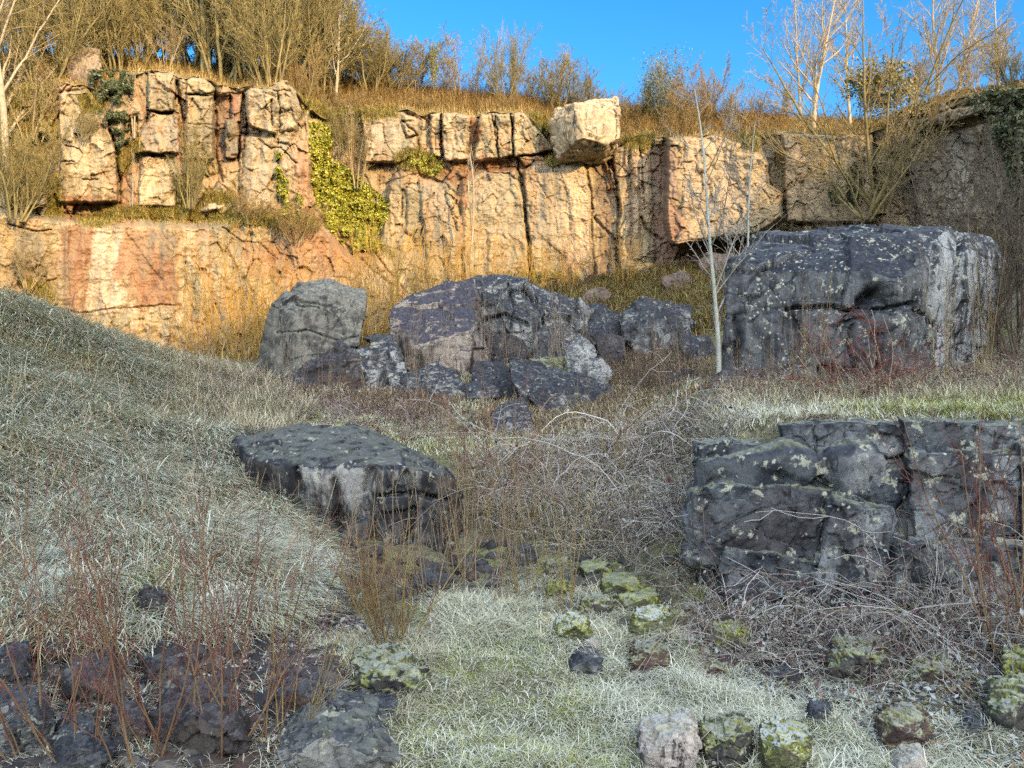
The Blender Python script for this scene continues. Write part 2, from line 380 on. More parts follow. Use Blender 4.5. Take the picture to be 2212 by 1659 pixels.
# ------------------------------------------------------------------ the quarry cliff
XS = [-500, -200, 650, 750, 850, 1100, 1500, 1650, 1720, 2000, 2212, 2400, 2700]
BASE_Y = [24, 25, 27, 28.6, 29, 29.2, 28.6, 28.4, 28.2, 25.5, 22, 19.5, 17]
def base_y(px): return np.interp(px, XS, BASE_Y)
TOPX = [-500, -100, 30, 90, 130, 150, 215, 250, 285, 330, 375, 400, 440, 500, 560, 620, 660, 700, 790, 860, 1000, 1130, 1190, 1300, 1400, 1450, 1530, 1600, 1650, 1700, 1880, 1960, 2060, 2130, 2212, 2400, 2700]
TOPY = [170, 200, 235, 215, 185, 178, 195, 185, 158, 150, 158, 170, 168, 190, 190, 172, 225, 255, 240, 242, 247, 242, 285, 320, 290, 300, 292, 305, 292, 288, 292, 250, 212, 205, 190, 170, 150]
def top_y(px): return np.interp(px, TOPX, TOPY)
FOOTX = [-500, 0, 400, 560, 850, 1100, 1300, 1500, 1700, 2212, 2700]
FOOTY = [770, 770, 830, 840, 760, 690, 650, 625, 600, 570, 560]

CREAM, GREY, RED, OCHRE, DARK, PALE = (.285, .235, .145), (.165, .15, .105), (.185, .09, .045), (.26, .18, .085), (.07, .05, .04), (.36, .305, .20)
# (polygon, depth towards the viewer in metres, soft edge in picture units, lean per unit x, lean per unit y)
BLK = [
 ([(-60,455),(170,478),(420,490),(560,470),(690,490),(760,560),(850,640),(850,900),(-500,900),(-500,440)], 1.1, 26, 0, 0),
 ([(128,205),(190,195),(222,240),(250,330),(256,436),(126,436),(130,330)], .95, 9, 0, 0),
 ([(143,205),(190,200),(205,280),(175,285),(141,260)], .7, 6, 0, 0),
 ([(322,157),(378,160),(378,178),(374,240),(320,238)], .75, 6, 0, 0),
 ([(326,244),(384,250),(388,330),(294,328),(303,290)], .95, 7, 0, .004),
 ([(304,338),(378,338),(380,444),(300,444)], .35, 6, 0, 0),
 ([(406,167),(442,170),(463,192),(462,205),(404,203)], .8, 5, 0, 0),
 ([(402,206),(460,206),(462,344),(404,344)], .62, 7, 0, 0),
 ([(464,205),(528,205),(528,344),(464,344)], -.75, 8, 0, 0),
 ([(486,258),(516,256),(514,343),(486,340)], .25, 5, 0, 0),
 ([(500,205),(522,205),(520,262),(502,265)], -.1, 6, 0, 0),
 ([(520,292),(600,300),(668,240),(666,470),(520,470)], .75, 8, 0, 0),
 ([(530,200),(580,172),(632,190),(652,240),(640,280),(596,288),(560,280),(536,270)], 1.55, 7, .002, -.003),
 ([(594,287),(640,280),(620,310),(596,305)], .95, 4, 0, 0),
 ([(42,398),(100,395),(100,442),(52,446)], .8, 5, 0, 0),
 ([(264,262),(296,250),(300,330),(268,320)], -.3, 6, 0, 0),
 ([(672,240),(850,250),(850,400),(820,520),(720,480),(668,420)], -.9, 22, 0, 0),
 ([(780,238),(868,243),(905,262),(900,330),(860,350),(790,350)], .35, 9, 0, 0),
 ([(868,268),(900,262),(905,290),(880,296)], .7, 4, 0, 0),
 ([(928,247),(950,243),(952,340),(935,330)], .55, 5, 0, 0),
 ([(954,243),(1012,246),(1012,342),(962,350),(958,330)], 1.0, 6, 0, -.002),
 ([(1014,250),(1036,258),(1034,300),(1022,346),(1010,340)], .1, 5, 0, 0),
 ([(1036,243),(1070,238),(1074,340),(1022,352),(1030,300)], 1.2, 6, 0, -.003),
 ([(1070,240),(1104,240),(1110,335),(1076,342)], 1.3, 4, 0, -.003),
 ([(1106,240),(1130,238),(1150,270),(1198,322),(1160,332),(1112,338)], 1.25, 6, -.002, -.003),
 ([(960,352),(1110,344),(1200,328),(1200,340),(1120,362),(980,372)], -.35, 5, 0, 0),
 ([(1120,338),(1170,336),(1178,352),(1134,360)], .6, 4, 0, 0),
 ([(840,398),(900,380),(935,392),(1000,430),(1005,660),(850,660)], .15, 9, 0, 0),
 ([(880,400),(905,400),(920,470),(900,520),(880,500)], .4, 7, 0, 0),
 ([(905,385),(960,400),(1000,470),(1000,640),(930,640)], .55, 8, 0, 0),
 ([(998,392),(1040,372),(1112,366),(1130,430),(1142,580),(1140,680),(1005,680)], .75, 10, 0, 0),
 ([(1132,368),(1160,352),(1215,342),(1262,340),(1272,420),(1282,660),(1152,660),(1146,560)], .95, 8, 0, 0),
 ([(1268,330),(1304,332),(1330,440),(1330,640),(1288,640),(1282,420)], -.25, 11, 0, 0),
 ([(1312,326),(1360,312),(1404,318),(1416,440),(1412,620),(1336,620),(1338,440)], .55, 8, 0, 0),
 ([(1360,320),(1378,318),(1384,560),(1368,560)], .85, 4, 0, 0),
 ([(1404,318),(1470,300),(1480,400),(1475,580),(1416,580)], -.15, 6, 0, 0),
 ([(1445,296),(1540,285),(1640,300),(1648,330),(1690,420),(1690,470),(1640,505),(1560,525),(1450,535),(1436,480)], 1.7, 20, -.0018, 0),
 ([(1432,530),(1700,500),(1700,640),(1432,640)], -.1, 7, 0, 0),
 ([(1650,290),(1690,290),(1695,420),(1660,400)], -.2, 8, 0, 0),
 ([(1690,288),(1885,292),(1885,480),(1700,480)], 1.0, 9, 0, 0),
 ([(1960,262),(2080,240),(2150,250),(2212,240),(2260,520),(1990,500)], .7, 12, 0, 0),
 ([(1985,275),(2050,238),(2140,222),(2140,238),(2060,262)], 1.6, 6, 0, 0),
 ([(1990,285),(2060,263),(2140,240),(2140,262),(2060,285),(2000,305)], .0, 5, 0, 0),
]
# (polyline, half width, depth)
CRK = [
 ([(60,672),(125,668),(180,676),(230,668),(300,664),(345,658),(392,660)], 2.4, .3),
 ([(143,315),(170,322),(178,330)], 2, .35), ([(130,348),(160,350)], 2, .3), ([(180,387),(210,388)], 2, .3),
 ([(248,330),(258,380),(256,440)], 4, .5), ([(382,176),(396,260),(402,350)], 4, .7),
 ([(464,200),(466,340),(480,390)], 5, .6), ([(530,200),(534,280),(524,330),(520,420)], 4, .5),
 ([(320,240),(352,243),(376,240)], 2, .4), ([(404,204),(434,205),(462,200)], 2, .4), ([(404,268),(462,270)], 1.6, .25),
 ([(558,300),(585,322),(605,318),(640,352)], 2, .35), ([(576,192),(600,196),(630,195)], 1.5, .3), ([(600,200),(606,240),(603,280)], 2.5, .4),
 ([(585,215),(588,270)], 2.5, .4), ([(600,300),(602,440)], 2, .25),
 ([(295,378),(340,382),(378,380)], 1.5, .12), ([(150,490),(145,560),(150,640)], 2, .15),
 ([(20,485),(80,500),(110,496)], 2.5, .35), ([(30,570),(100,600)], 2, .25), ([(402,490),(398,690)], 3, .2),
 ([(1062,246),(1070,290),(1076,330)], 2.4, .5), ([(1106,242),(1110,262),(1106,300),(1112,335)], 2, .45),
 ([(952,246),(955,340)], 2.6, .5), ([(870,262),(900,290),(905,330)], 2.5, .4),
 ([(1118,352),(1134,420),(1136,490),(1148,560),(1152,640)], 3.5, .7),
 ([(975,455),(985,440),(990,400)], 2, .4), ([(960,420),(978,470),(990,500)], 2, .3),
 ([(1316,328),(1330,390),(1340,470)], 4, .8), ([(1360,320),(1364,430)], 2.5, .3), ([(1384,318),(1392,450)], 2.4, .4),
 ([(1385,470),(1400,500),(1430,520)], 5, .5), ([(1282,470),(1330,520),(1340,600)], 5, .4),
 ([(900,480),(940,470),(980,490)], 1.6, .2), ([(1205,350),(1225,420),(1235,480)], 1.6, .15),
 ([(700,340),(690,420),(700,480)], 6, .4), ([(870,410),(868,470)], 3, .4),
 ([(1130,400),(1100,375),(1040,372)], 2.2, .3), ([(480,490),(520,520),(560,525),(600,560)], 2, .3), ([(540,500),(548,560),(530,600)], 2, .3),
]
# (polygon, colour, strength): stains, and shade painted into undercuts, recess and turned face
STN_SHADE = [
 ([(-100,480),(110,490),(125,560),(120,680),(-100,680)], OCHRE, .6), ([(28,498),(84,500),(84,590),(36,590)], GREY, .9),
 ([(122,486),(205,490),(190,600),(188,680),(150,670),(128,600)], (.22,.12,.07), .7), ([(206,490),(270,498),(250,600),(292,672),(186,676),(192,590)], (0.357,0.304,0.228), .95),
 ([(140,500),(200,495),(185,600),(150,660)], (.18,.10,.06), .7), ([(300,520),(380,560),(375,655),(300,650)], (.20,.105,.055), .75), ([(272,498),(386,500),(386,600),(380,662),(292,664),(290,650),(250,600)], (.22,.12,.07), .75), ([(330,500),(386,500),(380,560),(340,555)], GREY, .7),
 ([(300,505),(330,505),(325,600),(305,600)], GREY, .5),
 ([(395,488),(416,490),(408,700),(392,700)], PALE, .9), ([(180,682),(390,664),(390,720),(200,700)], PALE, .5), ([(240,672),(280,672),(280,700),(245,705)], GREY, .8),
 ([(420,480),(500,470),(520,540),(440,560)], GREY, .5), ([(520,520),(760,500),(790,580),(640,620),(540,600)], RED, .55),
 ([(560,470),(690,470),(760,560),(700,560)], (0.251,0.114,0.061), .6), ([(464,205),(528,205),(528,350),(464,350)], (0.205,0.114,0.076), .85),
 ([(486,258),(516,256),(514,343),(486,340)], GREY, .9), ([(320,180),(374,180),(374,240),(322,240)], GREY, .55), ([(303,262),(388,255),(388,328),(296,326)], (0.205,0.179,0.137), .85), ([(336,262),(352,262),(354,320),(340,320)], (0.350,0.205,0.114), .8),
 ([(304,340),(378,340),(380,444),(300,444)], PALE, .85), ([(404,206),(460,206),(460,300),(404,300)], GREY, .45),
 ([(130,425),(256,425),(256,450),(130,450)], RED, .8), ([(100,440),(300,440),(260,480),(120,480)], RED, .5),
 ([(256,300),(300,290),(300,440),(258,440)], (0.274,0.152,0.091), .7), ([(380,250),(402,250),(404,440),(382,440)], (0.258,0.144,0.084), .7),
 ([(540,300),(640,300),(640,440),(530,440)], (0.274,0.236,0.175), .7), ([(575,300),(600,300),(600,420),(580,420)], OCHRE, .4), ([(640,300),(668,300),(668,470),(645,470)], (0.319,0.182,0.106), .7),
 ([(535,200),(652,200),(640,280),(540,280)], (0.304,0.262,0.190), .6), ([(140,200),(200,200),(230,330),(180,420),(140,330)], (0.395,0.334,0.236), .5),
 ([(1014,250),(1036,258),(1024,346),(1008,340)], RED, .95), ([(940,345),(1110,345),(1200,325),(1200,345),(1120,372),(960,392)], RED, .85),  # red band under the overhang: stain with its shadow painted in
 ([(790,250),(860,250),(890,330),(800,340)], (0.258,0.228,0.175), .7), ([(960,245),(1010,245),(1010,345),(962,345)], (0.304,0.266,0.190), .7),
 ([(880,400),(915,400),(925,480),(905,520),(882,500)], GREY, .95), ([(905,395),(960,405),(985,500),(960,560),(930,540)], (0.236,0.209,0.160), .75),
 ([(985,380),(1020,370),(1010,450),(990,440)], RED, .7), ([(1030,375),(1110,370),(1125,430),(1120,520),(1050,500),(1020,430)], (0.258,0.228,0.167), .7),
 ([(1150,355),(1215,345),(1225,470),(1200,560),(1150,520)], (0.251,0.220,0.167), .75), ([(1216,345),(1262,342),(1280,520),(1240,600),(1225,470)], (0.418,0.327,0.220), .8),
 ([(1282,345),(1310,340),(1330,500),(1320,620),(1290,600)], (0.144,0.110,0.084), .9), ([(1310,325),(1332,322),(1340,440),(1320,430)], RED, .8),  # dark brown patch paints the shade inside the recess
 ([(1340,320),(1400,320),(1410,480),(1350,500)], (0.418,0.304,0.198), .7), ([(1404,318),(1460,300),(1476,560),(1416,560)], (0.190,0.129,0.106), .85),  # darker patch paints the shade on the face turned left
 ([(1480,300),(1640,310),(1660,420),(1600,500),(1480,520)], (0.350,0.289,0.213), .6), ([(1540,400),(1640,420),(1620,500),(1520,510)], (0.274,0.236,0.190), .6),
 ([(1440,535),(1700,505),(1700,560),(1440,600)], (0.152,0.076,0.053), .8), ([(1690,290),(1880,294),(1880,470),(1700,470)], (0.365,0.281,0.190), .7),  # dark red strip is painted shadow below the jutting panel
 ([(1960,240),(2260,230),(2260,560),(1960,540)], (0.198,0.182,0.152), .75), ([(2030,290),(2100,280),(2120,400),(2040,480)], (0.304,0.281,0.243), .8),
 ([(670,420),(720,480),(850,600),(850,760),(600,760),(620,600)], (0.319,0.205,0.122), .45), ([(870,340),(950,330),(960,390),(860,400)], (0.258,0.152,0.084), .5),
]
def cliff_fields():
    nx, ny = 1500, 400
    pxs = np.linspace(-420, 2620, nx)
    t = np.linspace(0, 1, ny)
    PX = np.repeat(pxs[:, None], ny, 1); top = top_y(pxs)[:, None]; foot = np.interp(pxs, FOOTX, FOOTY)[:, None]
    jag = (fbm(np.stack([pxs * .03, pxs * 0, pxs * 0], -1), 4) * 9 + fbm(np.stack([pxs * .012, pxs * 0 + 5, pxs * 0], -1), 2) * 6)[:, None]
    PY = foot + (top + jag - foot) * t[None, :]
    X = PX.ravel(); Yp = PY.ravel()
    q = np.stack([X * .02, Yp * .02, X * 0], -1)
    wx = X + fbm(q * 2.2, 4) * 5 + fbm(q * .5 + 4, 2) * 5; wy = Yp + fbm(q * 2.2 + 40, 4) * 5
    # joint-bounded blocks everywhere, tall cells
    f1, f2, cid, off = worley(np.stack([wx / 62, wy / 120, X * 0 + .5], -1))
    d = (cid[:, 0] - .5) * .55 + off[:, 0] * (cid[:, 1] - .5) * .7 + off[:, 1] * (cid[:, 2] - .6) * .6
    d -= .13 * np.exp(-((f2 - f1) / .03) ** 2) * (cid[:, 3] > .25)
    dn = d.copy(); recess = np.exp(-((f2 - f1) / .09) ** 2)
    f1b, f2b, cidb, offb = worley(np.stack([wx / 24 + 9, wy / 34, X * 0 + .2], -1))
    fac = (cidb[:, 0] - .5) * .22 + offb[:, 0] * (cidb[:, 1] - .5) * .45 + offb[:, 1] * (cidb[:, 2] - .5) * .4 - .1 * np.exp(-((f2b - f1b) / .07) ** 2) * (cidb[:, 3] > .4)
    f1c, f2c, cidc, offc = worley(np.stack([wx / 9 + 3, wy / 15, X * 0 + .7], -1))
    mic = (cidc[:, 0] - .5) * .05 + offc[:, 0] * (cidc[:, 1] - .5) * .14 + offc[:, 1] * (cidc[:, 2] - .5) * .14
    for poly, dep, soft, lx, ly in BLK:
        s = sdist(wx, wy, poly); m = sstep(-soft * .3, soft * .3, s)
        if -1 < dep < 1.65 and dep != 1.1: dep *= .52
        c = np.mean(poly, 0)
        d = d * (1 - m) + m * (dep + lx * (X - c[0]) + ly * (Yp - c[1]) + dn * .22)
        d -= .10 * np.exp(-((s + soft * .5) / 2.4) ** 2)
    smooth = sstep(20, -10, sdist(X, Yp, [(120,488),(392,494),(392,664),(180,676),(125,640)]))
    smooth2 = sstep(20, -10, sdist(X, Yp, [(1000,380),(1270,350),(1280,600),(1000,600)]))
    d += mic * (.2 + .3 * smooth)
    d += fac * (.15 + .45 * smooth * (.5 + .5 * smooth2))
    ridg = fbm(np.stack([wx * .045, wy * .03, X * 0 + 3], -1), 5, .6, True)
    flute = fbm(np.stack([wx * .045, wy * .006, X * 0 + 33], -1), 4, .6)
    d += (ridg - .2) * .07 + flute * .12 + .05 * np.clip(fbm(np.stack([wx * .006, wy * .09, X * 0 + 44], -1), 4), -.4, .4) + fbm(np.stack([wx * .014, wy * .01, X * 0 + 8], -1), 3) * .35
    d += fbm(np.stack([X * .13, Yp * .12, X * 0 + 1], -1), 4, .65) * .07
    kx = X + fbm(q * 4 + 7, 3) * 5; ky = Yp + fbm(q * 4 + 90, 3) * 5
    for ln, w, dep in CRK:
        l = ldist(kx, ky, ln); d -= dep * .6 * np.exp(-(l / (w * .7)) ** 2)
    # albedo: weathered cream limestone, iron stained joints, grey varnish, some painted shade
    n1 = fbm(np.stack([wx * .008, wy * .006, X * 0], -1), 4); n2 = fbm(np.stack([wx * .05, wy * .012, X * 0 + 2], -1), 4)
    col = np.array(CREAM)[None] * (1 + .25 * n1[:, None])
    def mixc(m, c):
        nonlocal col
        col = col * (1 - m[:, None]) + np.array(c)[None] * m[:, None]
    mixc(sstep(-.02, .35, n2) * .8, GREY); mixc(sstep(.12, .5, fbm(np.stack([wx * .012 + 5, wy * .01, X * 0], -1), 5)) * .7, OCHRE)
    mixc(recess * .4 * (cid[:, 2] > .3), (.33, .17, .10))
    sw = fbm(np.stack([X * .06, Yp * .03, X * 0 + 6], -1), 5, .65) * 34 + fbm(np.stack([X * .02, Yp * .004, X * 0 + 61], -1), 3) * 14; sk = fbm(np.stack([X * .045, Yp * .010, X * 0 + 71], -1), 5, .65); sv = fbm(np.stack([X * .12, Yp * .03, X * 0], -1), 3)
    for poly, c, s in STN_SHADE:
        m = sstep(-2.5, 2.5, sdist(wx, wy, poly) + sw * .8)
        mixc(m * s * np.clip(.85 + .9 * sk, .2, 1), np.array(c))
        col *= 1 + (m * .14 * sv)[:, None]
    mixc(sstep(.35, .6, fbm(np.stack([X * .09, Yp * .04, X * 0 + 12], -1), 5, .65)) * .6, (.44, .365, .26))
    mixc(sstep(.32, .55, fbm(np.stack([X * .10, Yp * .05, X * 0 + 22], -1), 5, .65)) * .65, (.20, .10, .055))
    D = d.reshape(nx, ny)
    D[:, -6:] *= np.linspace(1, .6, 6)[None]
    return pxs, PX, PY, D, col
CPX, C_PX, C_PY, C_D, C_COL = cliff_fields()
C_Y = base_y(C_PX) - C_D
C_P = at(C_PX, C_PY, C_Y)
def cliff_pt(px, py, off=0.0):
    """point on the cliff face seen at (px, py), moved off metres out of it"""
    px = np.atleast_1d(np.asarray(px, float)); py = np.atleast_1d(np.asarray(py, float))
    i = np.clip(np.searchsorted(CPX, px), 0, len(CPX) - 1)
    rows = C_PY[i]; j = np.abs(rows - py[:, None]).argmin(1)
    Y = C_Y[i, j] - off
    return at(px, py, Y)

def grid_quads(a, b):
    i = np.arange(a - 1)[:, None]; j = np.arange(b - 1)[None, :]
    return np.stack([i * b + j, (i + 1) * b + j, (i + 1) * b + j + 1, i * b + j + 1], -1).reshape(-1, 4)

CRX = [-500, 0, 100, 250, 400, 600, 700, 850, 1000, 1200, 1400, 1550, 1700, 1900, 2060, 2212, 2700]
CRY = [120, 120, 120, 128, 140, 150, 165, 185, 205, 225, 240, 250, 256, 262, 225, 205, 150]
def top_pt(px, t, edge=None):
    """point of the grassy bank above the cliff edge, t 0 at the edge to 1 at its crest, beyond 1 falling away"""
    px = np.asarray(px, float); t = np.asarray(t, float)
    i = np.clip(np.searchsorted(CPX, px), 0, len(CPX) - 1)
    e = C_P[i, -1]; ey = C_PY[i, -1]
    Ye = e[..., 1]; cp = np.minimum(np.interp(px, CRX, CRY), ey - 4)
    tt = np.clip(t, 0, 1)
    Y = Ye - .10 + t * 5.0
    py = (ey + 1.5) * (1 - tt) + cp * tt
    P = at(px, py, Y)
    P[..., 2] -= np.clip(t - 1, 0, 9) ** 1.3 * 1.6
    P[..., 2] += fbm(np.stack([px.ravel() * .02, t.ravel() * 4, px.ravel() * 0], -1), 4).reshape(px.shape) * .22
    return P

def build_cliff():
    nx, ny = C_PX.shape
    P = C_P.copy()
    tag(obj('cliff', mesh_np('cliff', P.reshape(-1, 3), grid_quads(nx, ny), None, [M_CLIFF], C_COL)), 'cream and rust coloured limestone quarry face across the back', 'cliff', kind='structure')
    pxs = np.linspace(-420, 2620, 420); ts = np.concatenate([np.linspace(0, 1.2, 30), np.linspace(1.4, 5, 10)])
    A, B = np.meshgrid(pxs, ts, indexing='ij')
    T = top_pt(A, B)
    tag(obj('cliff_top_bank', mesh_np('cliff_top_bank', T.reshape(-1, 3), grid_quads(*A.shape), None, [M_TURF])), 'dry grassy bank along the top of the cliff', 'bank', kind='structure')
def mat_turf():
    k = N('dry_turf'); c = k.n('TexCoord').outputs['Object']
    n2 = k.noise(c, 5, 6, .7)
    col = k.mix(k.step(n2, .35, .65), (.10, .075, .03), (.26, .20, .085))
    k.bump(n2, .8, .1); return k.done(col, .95, .1)
M_TURF = mat_turf()
build_ground(); build_cliff()
# ------------------------------------------------------------------ boulders
def hull_bm(pts):
    bm = bmesh.new()
    for p in pts: bm.verts.new(p)
    bmesh.ops.convex_hull(bm, input=bm.verts)
    return bm
def remesh(bm, voxel):
    me = bpy.data.meshes.new('tmp'); bm.to_mesh(me); bm.free()
    o = bpy.data.objects.new('tmp', me); COL.objects.link(o)
    m = o.modifiers.new('r', 'REMESH'); m.mode = 'VOXEL'; m.voxel_size = voxel
    dg = bpy.context.evaluated_depsgraph_get(); dg.update()
    out = bpy.data.meshes.new_from_object(o.evaluated_get(dg))
    bpy.data.objects.remove(o); bpy.data.meshes.remove(me)
    return out
def get_vn(me):
    n = len(me.vertices); v = np.empty(n * 3, np.float32); me.vertices.foreach_get('co', v)
    nn = np.empty(n * 3, np.float32); me.vertices.foreach_get('normal', nn)
    return v.reshape(-1, 3).astype(float), nn.reshape(-1, 3).astype(float)
def roughen(me, size, amp=1.0, seed=0, strata=.5, facet=1.0):
    """fractured stone relief; size is the rock's rough diameter in metres"""
    v, n = get_vn(me); o = np.array([seed * 3.7, seed * 1.3, seed * 7.1])
    s = size
    f1, f2, cid, off = worley(v / (s * .26) * np.array([1, 1, 1.25]) + o)
    h = facet * s * .034 * (off * (cid[:, :3] - .5)).sum(1) * 2.0
    h -= facet * s * .010 * np.exp(-((f2 - f1) / .035) ** 2) * (cid[:, 3] > .45)
    f1, f2, cid, off = worley(v / (s * .09) + o + 5)
    h += facet * s * .013 * (off * (cid[:, :3] - .5)).sum(1) * 2.0
    h += s * .018 * fbm(v / (s * .45) + o, 3) + s * .008 * fbm(v / (s * .10) + o, 4, .6, True)
    q = v + fbm(v / (s * .3) + o, 2)[:, None] * s * .03
    h += strata * s * .010 * fbm(q * np.array([.8, .8, 6.0]) / (s * .22) + o, 3)
    h += s * .0035 * fbm(v / (s * .03) + o, 3)
    v += n * (h * amp)[:, None]
    me.vertices.foreach_set('co', v.astype(np.float32).ravel()); me.update()

def carve(me, lines):
    """cut cracks and hollows into the side that faces the open floor: (picture polyline, half width, depth)"""
    v, n = get_vn(me); px, py = project(v); wob = fbm(v * 3.1, 3) * 7
    for ln, w, dep in lines:
        l = _segs(px + wob, py + wob, np.array(ln[:-1], float), np.array(ln[1:], float), False)
        v[:, 1] += np.where(n[:, 1] < .25, dep * np.exp(-(l / w) ** 2), 0)
    me.vertices.foreach_set('co', v.astype(np.float32).ravel()); me.update()

def rock(name, hulls, mat, label, cat='boulder', group=None, thick=None, detail=70, amp=1.0, seed=None, strata=.5, facet=1.5, parent=None, part=False, sink=.25, cuts=()):
    """hulls: list of point lists (px, py, Y). Each gets a back copy so that it is a full solid; the bottom goes below ground."""
    rock.k += 1
    seed = rock.k if seed is None else seed
    if group == 'fallen boulders below the cliff':
        hh_ = np.array(hulls[0], float); cc = hh_.mean(0); hh_[:, :2] = cc[:2] + (hh_[:, :2] - cc[:2]) * 1.07; hh_[:, 1] += 2; hulls = [hh_]
    bms = bmesh.new(); allp = []
    for h in hulls:
        P = at(*np.array(h, float).T)
        c = P.mean(0); w = np.ptp(P[:, 0]); hh = np.ptp(P[:, 2])
        th = thick if thick else .7 * min(w, 2 * hh)
        B = P.copy(); B[:, 0] *= (P[:, 1] + th) / P[:, 1]; B[:, 1] += th; cb = B.mean(0); B = cb + (B - cb) * np.array([.86, 1, .84]) - np.array([0, 0, .06 * hh])
        low = P[P[:, 2] < P[:, 2].min() + .3 * hh].copy(); low[:, 2] -= sink * hh
        low2 = low.copy(); low2[:, 0] *= (low[:, 1] + th) / low[:, 1]; low2[:, 1] += th; cb = np.array([B[:, 0].mean(), 0, 0]); low2[:, 0] = cb[0] + (low2[:, 0] - cb[0]) * .88
        pts = np.concatenate([P, B, low, low2]); allp.append(P)
        b = hull_bm(pts); tmp = bpy.data.meshes.new('t'); b.to_mesh(tmp); b.free(); bms.from_mesh(tmp); bpy.data.meshes.remove(tmp)
    A = np.concatenate(allp); size = float(max(np.ptp(A[:, 0]), np.ptp(A[:, 2])))
    me = remesh(bms, size / detail)
    roughen(me, size, amp, seed, strata, facet)
    if cuts: carve(me, cuts)
    # origin at the base centre
    v, _ = get_vn(me); b0 = np.array([A[:, 0].mean(), A[:, 1].mean() + .2, A[:, 2].min()])
    if parent is not None: b0 = np.array(parent.location)
    me.vertices.foreach_set('co', (v - b0).astype(np.float32).ravel())
    me.polygons.foreach_set('use_smooth', np.ones(len(me.polygons), bool)); me.name = name; me.materials.clear(); me.materials.append(mat); me.update()
    if parent is not None: return obj(name, me, parent)
    o = obj(name, me, None, b0)
    return tag(o, label, cat, group)
rock.k = 0

G_MID = 'fallen boulders below the cliff'; G_FORE = 'stones in the frosted grass'
def z3(x, y): return (707.8 + x * .3414, 530.9 + y * .3414)
# overhanging block on the cliff edge
rock('boulder', [[(1188,262,27.9),(1196,320,27.9),(1207,341,27.8),(1246,300,26.6),(1262,298,26.5),(1312,312,26.7),(1338,298,27.1),(1340,240,27.2),(1333,208,27.5),(1290,222,27.2),(1240,224,27.0),(1246,250,26.7),(1200,236,27.9)]],
     M_CLIFFROCK, 'huge sunlit overhanging block perched on the cliff edge with a dark undercut', thick=2.2, detail=90, amp=.8, sink=.0)
# the very large block on the terrace
rock('boulder', [[(1578,568,12.3),(1568,666,12.1),(1562,800,12.3),(1600,850,12.1),(1930,850,12.0),(1946,700,11.5),(1950,600,11.6),(1985,506,12.6),(2051,484,12.9),(2146,508,13.4),(2164,530,13.4),(2163,596,13.3),(2130,698,13.2),(2095,790,13.1),(1658,498,14.0),(1985,494,14.0),(1640,545,12.8),(1800,590,12.15),(1930,575,11.9),(1800,640,11.85),(1640,640,12.05),(1700,800,11.95)]],
     M_BIG, 'biggest dark boulder, house sized, with pale streaked side, on the grassy terrace', thick=2.0, detail=190, amp=.5, strata=.3, cuts=[([(1868,650),(1885,632),(1905,630)], 13, .40), ([(1905,640),(1925,650),(1930,664)], 9, .32), ([(1700,668),(1760,662),(1800,660),(1836,672),(1868,662),(1920,668),(1975,650)], 3.2, .22), ([(1815,705),(1840,690),(1870,686)], 3, .15), ([(1850,800),(1836,745),(1845,705)], 4, .2), ([(1890,720),(1905,760),(1898,800)], 6, .16), ([(1590,690),(1600,730),(1592,780)], 7, .18), ([(2020,530),(2010,640),(2000,740)], 5, .10), ([(2075,520),(2068,620),(2050,740)], 5, .12)])
rock('boulder', [[(1535,912,11.2),(1544,812,11.3),(1575,796,11.6),(1628,812,11.6),(1612,850,11.3),(1565,866,11.2),(1560,912,11.2)]],
     M_SLATE, 'small dark block wedged between the pale birch and the biggest boulder', group=G_MID, thick=.6)
# the large boulder in the bracken in the middle
rock('boulder', [[(507,948,9.0),(532,985,8.3),(560,1000,8.0),(640,1010,7.75),(690,1035,7.6),(800,1010,7.45),(900,1020,7.4),(965,1030,7.5),(1005,1066,7.9),(1010,1140,7.9),(965,1200,7.5),(850,1215,7.35),(720,1180,7.6),(600,1110,8.0),(535,1045,8.3),(555,940,9.4),(640,950,9.2),(690,920,9.6),(760,922,9.5),(860,955,9.2),(955,1005,8.6)]],
     M_MID, 'broad flat topped boulder with yellow moss, standing alone behind thin stems', thick=1.0, detail=150, amp=.75, facet=1.1, cuts=[([(800,1015),(790,1060),(815,1120),(800,1170)], 9, .12), ([(720,1040),(735,1090),(720,1150)], 7, .12), ([(880,1030),(895,1080),(880,1160)], 9, .14), ([(640,1015),(655,1060)], 6, .1), ([(820,1075),(900,1066),(970,1080)], 4, .12)])
# boulder field
rock('boulder', [[(560,800,17.6),(570,740,17.6),(592,660,17.7),(650,611,17.9),(705,608,18.0),(782,628,18.2),(784,665,17.8),(768,745,17.4),(690,830,16.9),(600,838,17.0),(640,680,17.2)]], M_TALL, 'tall pale grey slab boulder with angled top, beside golden willows', group=G_MID, thick=1.6, detail=120, amp=.5, cuts=[([(700,640),(706,700),(696,760)], 2.2, .06), ([(600,720),(660,712),(730,735),(775,728)], 2.2, .07), ([(640,660),(690,668)], 2, .05)])
rock('boulder', [[(598,838,16.2),(640,800,16.4),(735,741,16.8),(772,762,16.3),(776,850,15.9),(690,882,15.8),(620,866,15.9)]], M_BROWN, 'brown stained slab leaning against the foot of the tall pale boulder', group=G_MID, thick=1.0)
rock('boulder', [[z3(200,660)+(16.4,),z3(330,590)+(16.6,),z3(440,650)+(16.5,),z3(500,830)+(16.2,),z3(495,970)+(15.8,),z3(220,970)+(15.9,),z3(190,800)+(16.3,)]], M_SLATE2, 'pointed grey boulder between the leaning brown slab and sloping slab', group=G_MID, thick=1.0)
